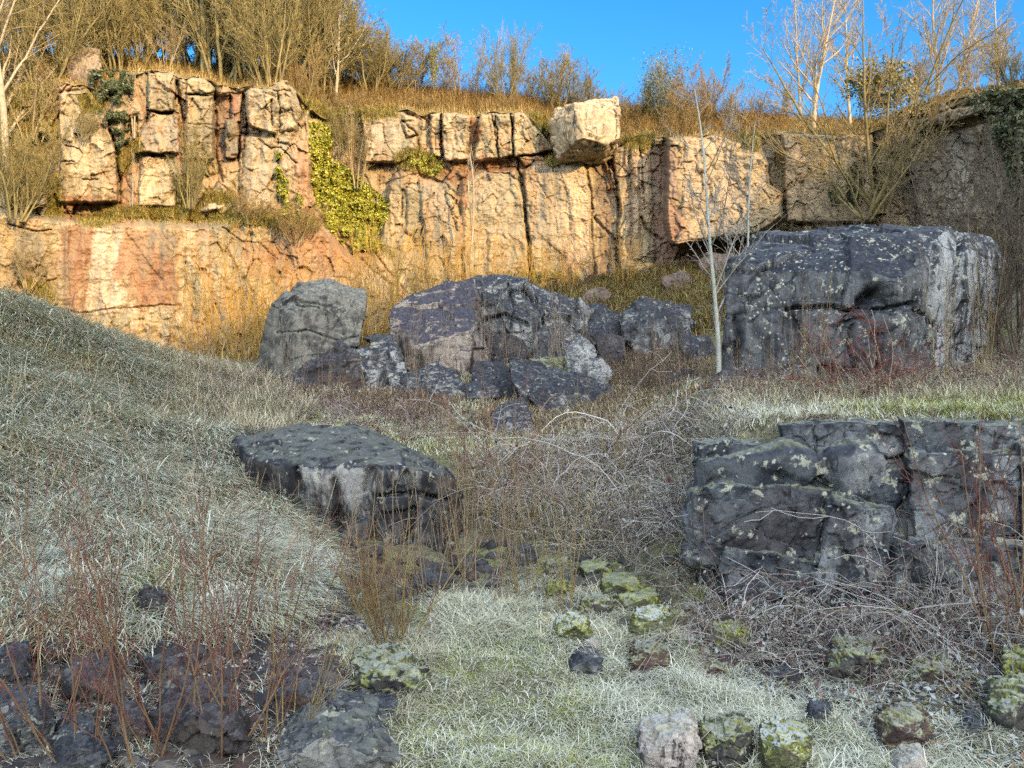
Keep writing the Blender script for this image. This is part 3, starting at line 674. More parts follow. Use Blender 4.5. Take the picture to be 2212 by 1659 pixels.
rock('boulder', [[z3(240,580)+(17.0,),z3(300,560)+(17.3,),z3(405,560)+(17.3,),z3(432,610)+(17.0,),z3(430,660)+(16.9,),z3(380,600)+(16.8,)]], M_SLATE, 'thin dark slab lying on top of the pointed grey boulder', group=G_MID, thick=.7, sink=0)
rock('boulder', [[(848,671,18.6),(880,645,18.9),(950,622,19.2),(1017,607,19.4),(1022,695,17.9),(1008,716,17.6),(899,742,17.5),(850,756,18.0),(1047,768,18.2),(1005,812,17.6),(954,780,17.5),(880,760,17.7)]], M_SLATEBLUE, 'large sloping slab with smooth bluish top and cream broken underside', group=G_MID, thick=1.4, detail=110, amp=.6)
rock('boulder', [[(1017,608,20.2),(1042,594,20.6),(1083,604,20.6),(1128,613,20.6),(1186,626,20.5),(1225,644,20.6),(1272,667,20.6),(1240,720,20.0),(1152,740,19.6),(1128,740,19.5),(1045,765,19.5),(1035,690,19.8),(1120,690,19.5)]], M_SLATE2, 'highest dark boulder with pale broken face, at the back of the pile', group=G_MID, thick=2.0, detail=130, cuts=[([(1095,612),(1110,660),(1100,720)], 4, .2), ([(1130,620),(1165,670),(1180,730)], 4, .2), ([(1040,690),(1090,680),(1140,700)], 4, .2)])
rock('boulder', [[z3(960,560)+(19.1,),z3(1100,540)+(19.2,),z3(1230,600)+(19.2,),z3(1260,690)+(18.9,),z3(1100,720)+(18.7,),z3(970,690)+(18.8,)]], M_BROWN, 'low dark rock in the hollow beneath the highest boulder', group=G_MID, thick=.8)
rock('boulder', [[z3(1310,550)+(19.2,),z3(1370,505)+(19.4,),z3(1480,510)+(19.4,),z3(1500,600)+(19.1,),z3(1390,720)+(18.7,),z3(1310,700)+(18.8,)]], M_SLATE, 'small dark rock with white lichen cap amid thin grey stems', group=G_MID, thick=.7)
rock('boulder', [[(1343,680,20.2),(1386,643,20.8),(1425,646,20.9),(1490,665,20.9),(1487,725,20.2),(1440,758,19.7),(1383,742,19.8),(1346,715,19.9),(1420,690,19.9)]], M_SLATE, 'blocky dark boulder with overhanging shadowed base, nearest the birches', group=G_MID, thick=1.3)
rock('boulder', [[(1262,664,20.9),(1268,656,21.2),(1300,656,21.2),(1342,684,20.9),(1347,730,20.2),(1305,726,20.0),(1262,710,20.3)]], M_SLATE, 'dark boulder between the highest boulder and the blocky one', group=G_MID, thick=1.0)
rock('boulder', [[(1226,745,17.6),(1254,724,17.8),(1282,743,17.7),(1290,792,17.3),(1254,797,17.2),(1228,780,17.4)]], M_PALEFACE, 'pale faced triangular stone standing on edge', group=G_MID, thick=.5)
rock('boulder', [[(1270,792,17.0),(1298,770,17.2),(1323,804,17.0),(1303,824,16.8),(1275,815,16.8)]], M_PALEFACE, 'small pale stone beside the triangular standing stone', group=G_MID, thick=.4)
rock('boulder', [[(1111,780,16.0),(1140,790,16.6),(1205,797,16.9),(1260,812,16.8),(1341,843,16.4),(1357,892,15.8),(1288,920,15.2),(1237,922,15.1),(1150,860,15.1),(1113,822,15.4),(1250,850,15.5)]], M_SLATE2, 'long tilted slab with bluish frosted top running down to grass', group=G_MID, thick=1.3, detail=100, amp=.7)
rock('boulder', [[(1022,808,16.4),(1032,782,16.7),(1083,783,16.7),(1113,814,16.3),(1120,862,15.8),(1040,868,15.8)]], M_SLATE, 'squat dark boulder propping the long tilted slab', group=G_MID, thick=.9)
rock('boulder', [[(901,806,16.2),(940,782,16.4),(981,804,16.1),(1008,838,15.8),(1006,857,15.6),(926,868,15.5),(902,855,15.7)]], M_SLATE2, 'jagged peaked boulder with grey cracked front', group=G_MID, thick=.8)
rock('boulder', [[(1006,830,15.7),(1042,818,15.9),(1077,838,15.6),(1077,856,15.4),(1010,856,15.4)]], M_SLATE, 'thin dark slab jutting from the jagged peaked boulder', group=G_MID, thick=.7, sink=.0)
rock('boulder', [[(1066,895,13.4),(1083,872,13.6),(1128,860,13.7),(1144,888,13.4),(1149,936,13.1),(1117,952,13.0),(1076,942,13.1)]], M_PALEFACE2, 'cube shaped grey boulder alone on short grass before the pile', group=G_MID, thick=.55)
rock('boulder', [[(943,918,13.3),(967,900,13.7),(1015,896,13.8),(1018,912,13.5),(981,944,13.0),(955,940,13.1)]], M_MOSSY, 'low flat rock with mossy end beside the cube shaped boulder', group=G_MID, thick=.6)
rock('boulder', [[(1425,850,15.5),(1440,815,15.9),(1480,798,16.1),(1515,812,15.9),(1512,848,15.4),(1460,862,15.3)]], M_SLATE, 'dark low boulder half hidden in brambles by the birch trunk', group=G_MID, thick=.8)
rock('boulder', [[(1380,880,14.5),(1400,858,14.8),(1425,866,14.7),(1428,900,14.3),(1395,905,14.3)]], M_MOSSY, 'small mossy stone at the low end of the long slab', group=G_MID, thick=.4)
rock('boulder', [[(450,800,19),(470,782,19.3),(540,790,19.4),(548,815,19.0),(500,822,18.8),(455,815,18.8)]], M_BROWN, 'long dark stone lying below the golden willows', group=G_MID, thick=.7)
rock('boulder', [[z3(1610,330)+(25,),z3(1660,275)+(25.4,),z3(1740,260)+(25.5,),z3(1790,300)+(25.2,),z3(1770,350)+(24.8,),z3(1640,360)+(24.8,)]], M_RUSTC, 'rounded reddish rock on the grass at the cliff foot', group=G_MID, thick=.9)
rock('boulder', [[(1432,600,25.5),(1470,585,25.8),(1500,600,25.7),(1510,640,25.2),(1450,650,25.0)]], M_RUSTC, 'grey brown rock under the undercut, between both birches and red rock', group=G_MID, thick=.9)
rock('boulder', [[(1510,565,26.5),(1530,545,26.7),(1580,548,26.6),(1590,600,26.2),(1530,610,26.2)]], M_RUSTC, 'pale brown block directly behind the birch trunks', group=G_MID, thick=.9)
rock('boulder', [[(862,870,15.6),(868,815,16.0),(890,800,16.2),(908,812,16.0),(904,866,15.6)]], M_SLATE, 'dark upright splinter between the pointed and the peaked boulders', group=G_MID, thick=.6)
rock('boulder', [[(1130,800,17.4),(1150,775,17.8),(1215,772,17.9),(1232,800,17.4),(1180,812,17.2)]], M_MOSSY, 'low turf capped rock in the middle of the pile', group=G_MID, thick=.8)
rock('boulder', [[(1290,735,19.4),(1310,715,19.6),(1345,728,19.5),(1350,765,19.1),(1300,772,19.1)]], M_BROWN, 'brown broken rock under the dark boulder between highest and blocky ones', group=G_MID, thick=.6)
rock('boulder', [[(690,888,15.3),(720,850,15.6),(778,842,15.6),(786,890,15.2),(740,902,15.1)]], M_SLATE2, 'pale chipped rock at the lower end of the leaning brown slab', group=G_MID, thick=.6)
rock('boulder', [[(1180,745,18.9),(1200,728,19.1),(1226,735,19.0),(1226,775,18.7),(1190,780,18.7)]], M_SLATE, 'dark stub of rock left of the standing pale stone', group=G_MID, thick=.5)
rock('boulder', [[(1465,740,18.5),(1480,722,18.8),(1530,725,18.8),(1545,760,18.3),(1500,775,18.2)]], M_SLATE, 'low dark rock in dead brambles between blocky boulder and birch', group=G_MID, thick=.6)
# ledge boulder on the sunlit bench
rock('boulder', [[(430,455,26.6),(445,432,26.8),(470,424,26.8),(492,432,26.7),(480,448,26.2),(455,452,26.1)]], M_CLIFFROCK, 'loose sunlit block on the grassy ledge partway up the cliff', thick=.6, sink=.0)
rock('boulder', [[(142,175,26.4),(148,112,26.6),(160,100,26.6),(215,108,26.7),(218,140,26.5),(190,190,26.3),(150,188,26.2)]], M_CLIFFRED, 'dark weathered crag sticking up at the cliff top beneath the trees', thick=1.4)

# ---- the blocky outcrop at the front of the terrace
OC = empty('rock_outcrop', (3.0, 5.9, 0), 'blue black lichen spotted outcrop of stacked blocks fronting the terrace', 'rock outcrop')
def block(poly, Y, th=.7, mat=None, dY=.0, **kw):
    c = np.mean(poly, 0); rng = np.random.default_rng(int(abs(c[0])))
    poly = [(c[0] + (x - c[0]) * 1.05, c[1] + (y - c[1]) * 1.05) for x, y in poly]
    pts = [(x, y, Y + .10 + .05 * rng.random()) for x, y in poly]
    pts += [(c[0] + (x - c[0]) * .91, c[1] + (y - c[1]) * .90, Y - .02 + .06 * rng.random()) for x, y in poly]
    pts = [(a, b, y * .88) for a, b, y in pts]
    rock('block', [pts], mat or M_OUT, '', parent=OC, thick=th, sink=.05, detail=kw.get('detail', 64), amp=kw.get('amp', .9), strata=.25)
block([(1683,918),(1760,912),(1770,960),(1755,990),(1700,985)], 6.55)
block([(1752,912),(1860,908),(1955,915),(1960,975),(1880,985),(1760,985)], 6.5)
block([(1945,905),(2110,912),(2105,985),(1960,985)], 6.45)
block([(2100,918),(2300,912),(2310,975),(2110,980)], 6.4)
block([(1505,965),(1560,950),(1690,965),(1700,1020),(1610,1040),(1515,1035)], 6.75)
block([(1700,975),(1800,975),(1880,990),(1880,1025),(1760,1030),(1690,1010)], 6.75, amp=.6)
block([(1870,970),(1990,980),(1985,1010),(1900,1020)], 6.6)
block([(1787,1025),(1850,1008),(1950,1015),(1962,1060),(1930,1098),(1830,1098)], 6.4, detail=80)
block([(1968,975),(2090,972),(2210,985),(2215,1150),(2100,1165),(1975,1160),(1962,1080)], 6.3, detail=100)
block([(2200,960),(2420,950),(2420,1180),(2212,1170)], 6.25)
block([(1495,1065),(1560,1045),(1690,1050),(1800,1060),(1815,1120),(1800,1210),(1640,1240),(1500,1200),(1488,1130)], 6.35, detail=110)
block([(1800,1075),(1925,1105),(1925,1230),(1900,1330),(1790,1330),(1760,1240)], 6.2, detail=100)
block([(1560,1180),(1700,1200),(1800,1220),(1800,1340),(1640,1330),(1570,1280)], 6.25, detail=100)
block([(1940,1170),(2100,1165),(2230,1180),(2230,1350),(1950,1350),(1925,1280)], 6.15, detail=110)
block([(1500,985),(2300,985),(2300,1390),(1520,1360)], 6.43, th=.8, detail=120)
block([(1490,1060),(1540,1040),(1560,1120),(1510,1180)], 6.6)

# ---- stones near the viewer
FORE_SEATS = []
def fore(px0, px1, py0, py1, mat, label, shape=0, seed=0, d=56, amp=1.0, lift=0, tip=.5, cat='stone', deep=.8):
    """a stone spanning a box of the picture, seated on the ground below its lower edge"""
    cx = (px0 + px1) / 2; g = ground_hit(cx, py1 - .12 * (py1 - py0))[0]; Y = g[1]
    rng = np.random.default_rng(seed + abs(int(px0))); w, h = px1 - px0, py1 - py0
    ang = np.linspace(0, 2 * np.pi, 9)[:-1] + rng.uniform(-.3, .3, 8)
    wid = w / F * Y
    pts = []
    for a in ang:
        ex = np.sign(np.cos(a)) * abs(np.cos(a)) ** .6; ey = np.sign(np.sin(a)) * abs(np.sin(a)) ** .6
        k_ = rng.uniform(.8, 1.04); x = cx + ex * w / 2 * k_; y = (py0 + py1) / 2 - ey * h / 2 * k_
        pts.append((x, y, Y + .25 * wid * (1 - ey) * .3 + (wid * .35 if ey > .2 else .0)))
    for a in ang[:8:2]:
        pts.append((cx + np.cos(a) * w * .32 + (tip - .5) * w * .3, (py0 + py1) / 2 - np.sin(a) * h * .30 + h * .08, Y - .12 * wid))
    FORE_SEATS.append((g[0], g[1], g[2], wid))
    return rock('stone', [pts], mat, label, cat=cat, group=G_FORE, thick=wid * deep, detail=d, amp=amp, seed=seed + 20, facet=2.0)
fore(287,372,1262,1378,M_BROWN,'upright square dark stone with flat grey top on the grass slope',seed=1)
fore(72,158,1372,1452,M_BROWN,'dark purple brown stone at the edge of long grass, behind red stems',seed=2)
fore(138,205,1320,1372,M_SLATE,'little black stone just above the dark purple stone',seed=3)
fore(-30,72,1395,1512,M_SLATE,'black stone with white lichen spots cut by the picture edge',seed=4)
fore(-20,128,1505,1662,M_SLATE2,'rounded grey boulder in the lower corner behind orange stems',seed=5,d=70)
fore(120,285,1430,1545,M_BROWN,'lumpy dark brown stone among the red stems',seed=6)
fore(290,440,1408,1505,M_BROWN,'flat ledge of dark rubble stone below the upright square stone',seed=7)
fore(230,330,1530,1620,M_BROWN,'reddish dark lump behind the thickest red stems',seed=8)
fore(330,560,1500,1660,M_BROWN,'wide dark rock in the shade of the red stemmed thicket',seed=9,d=70)
fore(90,260,1580,1690,M_SLATE,'dark stone at the very bottom among orange stem bases',seed=10)
fore(560,715,1470,1560,M_BROWN,'smooth dark brown slab above the large pale flecked stone',seed=11)
fore(590,873,1548,1690,M_NEAR,'large blue grey angular stone with pale flecks by frosted grass',seed=12,d=110,tip=.3,amp=.8)
fore(752,828,1405,1465,M_MOSSY,'dark stone with bright moss dots at the willow base',seed=13)
fore(745,942,1428,1530,M_MOSSY,'broad lichen crusted stone under the fanning willow with yellow moss cap',seed=14,d=90)
fore(690,790,1510,1590,M_SLATE,'small dark stone between the large flecked stone and mossy stone',seed=15)
fore(1222,1312,1410,1470,M_SLATE,'dark wedge shaped stone with smooth face in the grass hollow',seed=16,amp=.7)
fore(1346,1455,1392,1468,M_RUST,'red brown stone with frosted grassy cap, right of the dark wedge stone',seed=17)
fore(1375,1518,1562,1690,M_PALE,'pale pinkish stone with frosted top at the bottom edge',seed=18,d=90)
fore(1500,1630,1563,1680,M_MOSSY,'grey angular stone with black moss between pale and round mossy stones',seed=19,d=80)
fore(1630,1756,1578,1690,M_MOSSY2,'round cushion of frosted moss over a stone',seed=20,d=80)
fore(1880,2016,1540,1650,M_RUST,'reddish brown layered slab with dark moss on its end',seed=21,d=90)
fore(1738,1800,1525,1575,M_SLATE,'small dark stone in grass behind the round moss cushion',seed=22)
fore(2070,2140,1550,1600,M_SLATE,'small frosted dark stone near the large mossy boulder',seed=23)
fore(2128,2290,1480,1600,M_MOSSY,'dark mossy boulder cut off by the picture edge',seed=24,d=80)
fore(2150,2280,1415,1500,M_MOSS3,'bright yellow green moss covered stone under tall red canes',seed=25,d=70)
fore(1175,1245,1255,1310,M_MOSS3,'white flecked stone with green moss cap beside the mossy steps',seed=26)
fore(1170,1250,1210,1262,M_MOSSY,'upper white lichened stone at the top of the mossy steps',seed=27)
fore(1250,1340,1215,1262,M_MOSS3,'bright moss mound highest beneath the brambles',seed=28,amp=.6)
fore(1285,1400,1248,1300,M_MOSS3,'long yellow moss mound in the middle of the steps',seed=29,amp=.6)
fore(1330,1440,1278,1330,M_MOSS3,'lowest flat moss mound beside bramble canes',seed=30,amp=.6)
fore(1250,1330,1290,1345,M_MOSSY,'frosted hummocky stone below the moss mounds',seed=31)
fore(1355,1460,1320,1385,M_MOSSY2,'frosted mossy hump at the foot of the brambles',seed=32)
fore(1190,1290,1335,1395,M_MOSSY2,'grey frosted tussocky hump at the grass hollow edge',seed=33)
fore(1530,1635,1352,1420,M_MOSS3,'olive mossy rubble mound under the outcrop',seed=34)
fore(1720,1800,1400,1450,M_SLATE,'dark jagged rubble stone on the scree under outcrop blocks',seed=35)
fore(1780,1930,1395,1475,M_MOSSY,'broken mossy rubble heap stone at the middle of the scree',seed=36)
fore(1650,1740,1440,1490,M_SLATE,'low black stone at the grass edge of the scree',seed=37)
fore(1505,1590,1425,1480,M_RUST,'tan brown half buried stone in frosted grass below olive mound',seed=38)
fore(1960,2060,1430,1490,M_MOSSY,'dark moss flecked stone deep in the brambles',seed=39)
fore(1255,1300,1378,1420,M_PALE,'pale cream chunk on the bank above the dark wedge stone',seed=40)
fore(690,770,1250,1310,M_MOSSY,'lichen spotted stone half hidden behind the fanning willow stems',seed=41)
fore(880,980,1235,1290,M_SLATE,'dark stone in the shadow under the broad flat topped boulder',seed=42)
fore(1090,1160,1180,1230,M_SLATE,'dark pointed stone among dry stems past the broad boulder',seed=43)
fore(1925,2010,1625,1690,M_PALE,'flat pale grey stone at the bottom edge under slab',seed=44)
fore(780,860,1505,1560,M_SLATE,'black wet stone tucked under the broad lichen crusted stone',seed=45)
# ------------------------------------------------------------------ plants: tube and leaf builders
def unit(v): return v / (np.linalg.norm(v, axis=-1, keepdims=True) + 1e-9)
class Tubes:
    def __init__(s): s.V = []; s.Q = []; s.n = 0
    def add(s, P, Rr, k=3):
        n, m, _ = P.shape
        T = unit(np.gradient(P, axis=1)); ref = np.where(np.abs(T[..., 2:3]) > .9, np.array([1., 0, 0]), np.array([0, 0, 1.]))
        A = unit(np.cross(T, ref)); B = np.cross(T, A)
        ph = np.arange(k) * 2 * np.pi / k
        ring = P[:, :, None, :] + Rr[:, :, None, None] * (np.cos(ph)[None, None, :, None] * A[:, :, None, :] + np.sin(ph)[None, None, :, None] * B[:, :, None, :])
        s.V.append(ring.reshape(-1, 3))
        i = np.arange(n)[:, None, None] * m * k; j = np.arange(m - 1)[None, :, None] * k; a = np.arange(k)[None, None, :]; a2 = (a + 1) % k
        q = np.stack([i + j + a, i + j + a2, i + j + k + a2, i + j + k + a], -1).reshape(-1, 4)
        s.Q.append(q + s.n); s.n += n * m * k
    def mesh(s, name, mat, col=None):
        return mesh_np(name, np.concatenate(s.V), np.concatenate(s.Q), None, [mat])

def grow(P0, D0, L, m, wob, up, rng):
    pts = [P0]; d = unit(D0); st = (L / (m - 1))[:, None]
    for i in range(m - 1):
        d = unit(d + rng.normal(0, wob, P0.shape) + np.array([0, 0, up]))
        pts.append(pts[-1] + d * st)
    return np.stack(pts, 1)

def kids(P, L, Rr, n, t0, t1, ang, ratio, m, wob, up, rmin, rng, taper=.55, rr=.55):
    N_, mp, _ = P.shape
    t = (np.arange(n)[None, :] + rng.random((N_, n))) / n * (t1 - t0) + t0
    x = t * (mp - 1); i = np.clip(x.astype(int), 0, mp - 2); f = (x - i)[..., None]; r = np.arange(N_)[:, None]
    p = P[r, i] * (1 - f) + P[r, i + 1] * f; tan = unit(P[r, i + 1] - P[r, i])
    rad = Rr[r, i] * (1 - f[..., 0]) + Rr[r, i + 1] * f[..., 0]
    q = unit(np.cross(tan, rng.normal(size=tan.shape)))
    a = R(ang) * (1 + rng.normal(0, .25, t.shape))[..., None]
    d = np.cos(a) * tan + np.sin(a) * q
    ln = L[:, None] * ratio * (1 - taper * t) * rng.uniform(.6, 1.25, t.shape)
    C = grow(p.reshape(-1, 3), d.reshape(-1, 3), ln.ravel(), m, wob, up, rng)
    r0 = np.maximum(rad.ravel() * rr, rmin)
    RR_ = np.maximum(r0[:, None] * np.linspace(1, .35, m)[None], rmin * .8)
    return C, ln.ravel(), RR_

def plant_meshes(nm, s, seed, mat0, mat1):
    """s: stems, spread (deg), height, r0, base radius, wob, up, rmin, levels [(n, t0, t1, ang, ratio, m, wob, up)]"""
    rng = np.random.default_rng(seed); n = s['stems']
    az = rng.random(n) * 6.283; sp = R(s['spread']) * np.sqrt(rng.random(n)) if n > 1 else R(s.get('tilt', 3)) * np.ones(n)
    D = np.stack([np.sin(sp) * np.cos(az), np.sin(sp) * np.sin(az), np.cos(sp)], -1)
    P0 = np.stack([np.cos(az), np.sin(az), 0 * az], -1) * (s['base'] * np.sqrt(rng.random(n)))[:, None]; P0[:, 2] = -.12
    L = s['h'] * (rng.uniform(s.get('hmin', .7), 1.0, n) if n > 1 else np.ones(1))
    m = s.get('m', 9)
    P = grow(P0, D, L, m, s['wob'], s['up'], rng)
    Rr = np.maximum(s['r0'] * (L / s['h'])[:, None] * np.linspace(1, .15, m)[None] ** .9, s['rmin'])
    t0 = Tubes(); t0.add(P, Rr, 6 if s['r0'] > .03 else 4)
    t1 = Tubes()
    for li, (k, a, b, ang, ratio, mm, wob, up) in enumerate(s['levels']):
        P, L, Rr = kids(P, L, Rr, k, a, b, ang, ratio, mm, wob, up, s['rmin'], rng, s.get('taper', .55))
        (t0 if (li == 0 and s.get('limbs')) else t1).add(P, Rr, 4 if (li == 0 and s['r0'] > .05) else 3)
    return t0.mesh(nm[0], mat0), t1.mesh(nm[1], mat1), P

def leaves_np(C, size, rng, col, flat=None):
    """small folded leaves at points C; size array; returns V, tris, col"""
    n = len(C); nrm = unit(rng.normal(size=(n, 3)) + (0 if flat is None else flat))
    a = unit(np.cross(nrm, rng.normal(size=(n, 3)))); b = np.cross(nrm, a); s = size[:, None]
    V = np.stack([C - a * s, C + b * s * .55 + nrm * s * .15, C + a * s * 1.1, C - b * s * .55 + nrm * s * .15], 1).reshape(-1, 3)
    i = np.arange(n)[:, None] * 4
    q = np.concatenate([i + np.array([[0, 1, 2]]), i + np.array([[0, 2, 3]])])
    return V, q, np.repeat(col, 4, 0)

def pick(rng, n, cols, p, jit=.12):
    c = np.array(cols)[rng.choice(len(cols), n, p=np.array(p) / np.sum(p))]
    return np.clip(c * (1 + rng.normal(0, jit, (n, 1))), .005, .9)

def blades(P, L, w, az, lean, droop, col, rng, tip=None):
    """curved grass blades: P (N,3), length, width, heading, initial lean, droop per segment"""
    n = len(P); hz = np.stack([np.cos(az), np.sin(az), 0 * az], -1); side = np.stack([-np.sin(az), np.cos(az), 0 * az], -1)
    d = unit(np.array([0, 0, 1.]) + hz * lean[:, None]); p = P - d * .02; rows = []; cs = []
    for k in range(4):
        ww = (w * (1, .9, .65, 0)[k])[:, None]
        if k < 3: rows += [p - side * ww * .5, p + side * ww * .5]; cs += [k / 3, k / 3]
        else: rows += [p]; cs += [1.]
        p = p + d * (L / 3)[:, None]
        d = unit(d + hz * droop[:, None] - np.array([0, 0, 1.]) * (droop * .75)[:, None] + rng.normal(0, .10, d.shape))
    V = np.stack(rows, 1).reshape(-1, 3); i = np.arange(n)[:, None] * 7
    Q = np.concatenate([i + np.array([[0, 1, 3, 2]]), i + np.array([[2, 3, 5, 4]])]); T = i + np.array([[4, 5, 6]])
    tip = col * 1.1 if tip is None else tip
    f = np.array(cs)[None, :, None]; shade = 1.0
    C = (col[:, None, :] * (1 - f) + tip[:, None, :] * f) * shade
    return V, Q, T, C.reshape(-1, 3)

class Heap:
    """collects loose geometry with colours into one mesh"""
    def __init__(s): s.V = []; s.Q = []; s.T = []; s.C = []; s.n = 0
    def add(s, V, Q, T, C):
        s.V.append(V); s.C.append(C)
        if Q is not None and len(Q): s.Q.append(Q + s.n)
        if T is not None and len(T): s.T.append(T + s.n)
        s.n += len(V)
    def tubes(s, P, Rr, col, k=3):
        t = Tubes(); t.add(P, Rr, k); s.add(t.V[0], t.Q[0], None, np.repeat(col, P.shape[1] * k, 0))
    def build(s, name, mat, parent=None, loc=None):
        V = np.concatenate(s.V)
        if loc is not None: V = V - np.array(loc)
        me = mesh_np(name, V, np.concatenate(s.Q) if s.Q else None, np.concatenate(s.T) if s.T else None, [mat], np.concatenate(s.C))
        return obj(name, me, parent, None if parent is not None else loc)

def scatter(n, poly, y0, y1, rng, pw=1.0):
    """points on the ground whose sightings fall inside a picture polygon"""
    A = np.array(poly, float); out = []; tot = 0
    for _ in range(12):
        px = rng.uniform(A[:, 0].min(), A[:, 0].max(), n); Y = (rng.random(n) * (y1 ** pw - y0 ** pw) + y0 ** pw) ** (1 / pw)
        x = (px - W2 / 2) / F * Y; z = ground_z(x, Y); py = H2 / 2 - (z - EYE) / Y * F
        k = sdist(px, py + rng.normal(0, 9, n), A) > 0
        out.append(np.stack([x[k], Y[k], z[k]], -1)); tot += k.sum()
        if tot >= n: break
    return np.concatenate(out)[:n]
# ------------------------------------------------------------------ grass, brambles and litter
FROST, FROST2, STRAW, GREEN, MOSS, BROWN, MAUVE = (.60, .63, .53), (.42, .44, .31), (.44, .37, .20), (.13, .16, .04), (.30, .33, .045), (.19, .135, .075), (.27, .225, .18)
def noise2(P, sc, o=0): return fbm(np.stack([P[:, 0] * sc + o, P[:, 1] * sc, P[:, 2] * 0 + o], -1), 3)

def sward(h, n, poly, y0, y1, length, width, cols, prob, rng, comb=None, lean=(.3, 1.0), droop=(.25, .6), tuft=0, pw=1.0, patch=None, tipf=.35, clumpn=1):
    base = scatter(max(n // clumpn, 10), poly, y0, y1, rng, pw)
    P = np.repeat(base, clumpn, 0); n = len(P)
    if clumpn > 1:
        P[:, :2] += rng.normal(0, tuft, (n, 2)); P[:, 2] = ground_z(P[:, 0], P[:, 1])
    caz = np.repeat(rng.random(len(base)) * 6.283, clumpn)
    hump = np.clip(noise2(P, 1.1, 4) * 1.2 + .6, .15, 1.4)
    az = rng.random(n) * 6.283
    if comb is not None:
        a0 = comb + noise2(P, .8, 3) * 1.6 + np.repeat(rng.normal(0, .5, len(base)), clumpn)
        az = np.where(rng.random(n) < .7, a0 + rng.normal(0, .55, n), az)
    elif clumpn > 1: az = np.where(rng.random(n) < .5, caz + rng.normal(0, .8, n), az)
    L = length * rng.uniform(.5, 1.25, n) * (.65 + .5 * hump)
    W_ = width * rng.uniform(.7, 1.3, n) * np.clip(P[:, 1] / 8, .8, 1.5)
    col = np.repeat(pick(rng, len(base), cols, prob), clumpn, 0) * (1 + rng.normal(0, .13, (n, 1)))
    rnd = np.repeat(rng.random(len(base)), clumpn)
    L = L * np.repeat(rng.uniform(.7, 1.3, len(base)), clumpn)
    if patch is not None:
        for sc, o, th, c, s in patch:
            m = (sstep(th - .12, th + .12, noise2(P, sc, o)) * s > rnd)
            col[m] = np.array(c) * (1 + rng.normal(0, .12, (m.sum(), 1)))
    tip = col * (1 - tipf) + np.array(FROST) * tipf
    h.add(*blades(P, L, W_, az, rng.uniform(*lean, n), rng.uniform(*droop, n), col, rng, tip))

rg = np.random.default_rng(11)
SLOPE = [(-60,635),(90,672),(300,752),(440,800),(560,830),(560,880),(505,930),(520,1040),(600,1110),(680,1180),(690,1290),(560,1360),(300,1400),(160,1420),(-60,1420)]
h = Heap()
PAT = [(.7, 1, .18, STRAW, .6), (1.6, 7, .34, GREEN, .4), (1.0, 13, .02, (.52, .54, .45), .75), (2.2, 21, .36, MOSS, .5)]
sward(h, 105000, SLOPE, 4.6, 18, .40, .0095, [FROST2, STRAW, FROST, GREEN], [.30, .30, .36, .04], rg, comb=-.7, lean=(.5, 2.0), droop=(.3, .8), patch=PAT, clumpn=12, tuft=.07)
sward(h, 26000, [(-60,960),(500,1000),(700,1200),(690,1290),(560,1360),(300,1400),(-60,1420)], 4.4, 9, .36, .0075, [FROST2, FROST, STRAW], [.4, .4, .2], rg, comb=-.6, lean=(.6, 2.2), droop=(.3, .8), patch=PAT, clumpn=14, tuft=.06)
ds = scatter(700, SLOPE, 4.8, 17, rg); nd = len(ds)
dP = grow(ds, np.stack([rg.normal(0, .5, nd), rg.normal(0, .5, nd), np.ones(nd)], -1), rg.uniform(.25, .75, nd), 6, .10, .0, rg)
h.tubes(dP, np.full((nd, 6), .0028), pick(rg, nd, [(.30, .22, .13), (.20, .13, .09), (.42, .37, .28)], [.4, .3, .3]))
tag(h.build('long_grass', M_BLADE), 'long frosted straw coloured grass flopping down the steep bank', 'grass', kind='stuff')
h = Heap()
sward(h, 26000, [(-60,625),(90,662),(300,745),(450,795),(480,860),(300,850),(-60,770)], 9, 19, .26, .008, [BROWN, STRAW, MAUVE, FROST2], [.28, .34, .2, .18], rg, lean=(.3, 1.3), droop=(.1, .5), tipf=.15)
sward(h, 30000, [(380,790),(560,820),(690,880),(560,1000),(500,930),(380,900)], 9, 19, .36, .007, [BROWN, MAUVE, STRAW, FROST2], [.3, .3, .2, .2], rg, lean=(.1, .9), droop=(.1, .5), tipf=.2)
sward(h, 52000, [(560,850),(900,905),(1060,945),(1400,920),(1540,880),(1560,800),(1500,740),(1250,730),(1000,790),(850,850),(560,800)], 11.5, 22, .20, .008, [BROWN, MAUVE, STRAW, (.13, .085, .06)], [.35, .2, .3, .15], rg, lean=(.1, .9), droop=(.1, .5), tipf=.12, patch=[(.6, 2, .2, FROST2, .5), (.9, 5, .25, (.22, .11, .07), .7)])
sward(h, 16000, [(1560,790),(1700,830),(2212,800),(2300,700),(2300,870),(1560,880)], 7.5, 14.5, .24, .007, [BROWN, STRAW, MAUVE, FROST2], [.35, .3, .2, .15], rg, lean=(.1, .7), droop=(.1, .5), tipf=.25)
tag(h.build('dry_herbs', M_BLADE), 'brown dead herbs and bracken between the boulders and along the bank crest', 'dead plants', kind='stuff')
h = Heap()
sward(h, 38000, [(560,870),(700,880),(900,905),(1080,950),(1300,945),(1420,960),(1250,1000),(1010,985),(880,960),(800,925),(640,930)], 9, 15, .14, .007, [FROST2, FROST, MOSS, STRAW], [.36, .2, .26, .18], rg, lean=(.3, 1.4), droop=(.2, .6))
sward(h, 36000, [(1480,960),(1570,880),(1800,840),(2300,820),(2300,915),(1960,920),(1690,918),(1600,955)], 5.7, 13, .17, .006, [FROST, FROST2, STRAW, MAUVE], [.38, .34, .18, .1], rg, lean=(.3, 1.5), droop=(.2, .6))
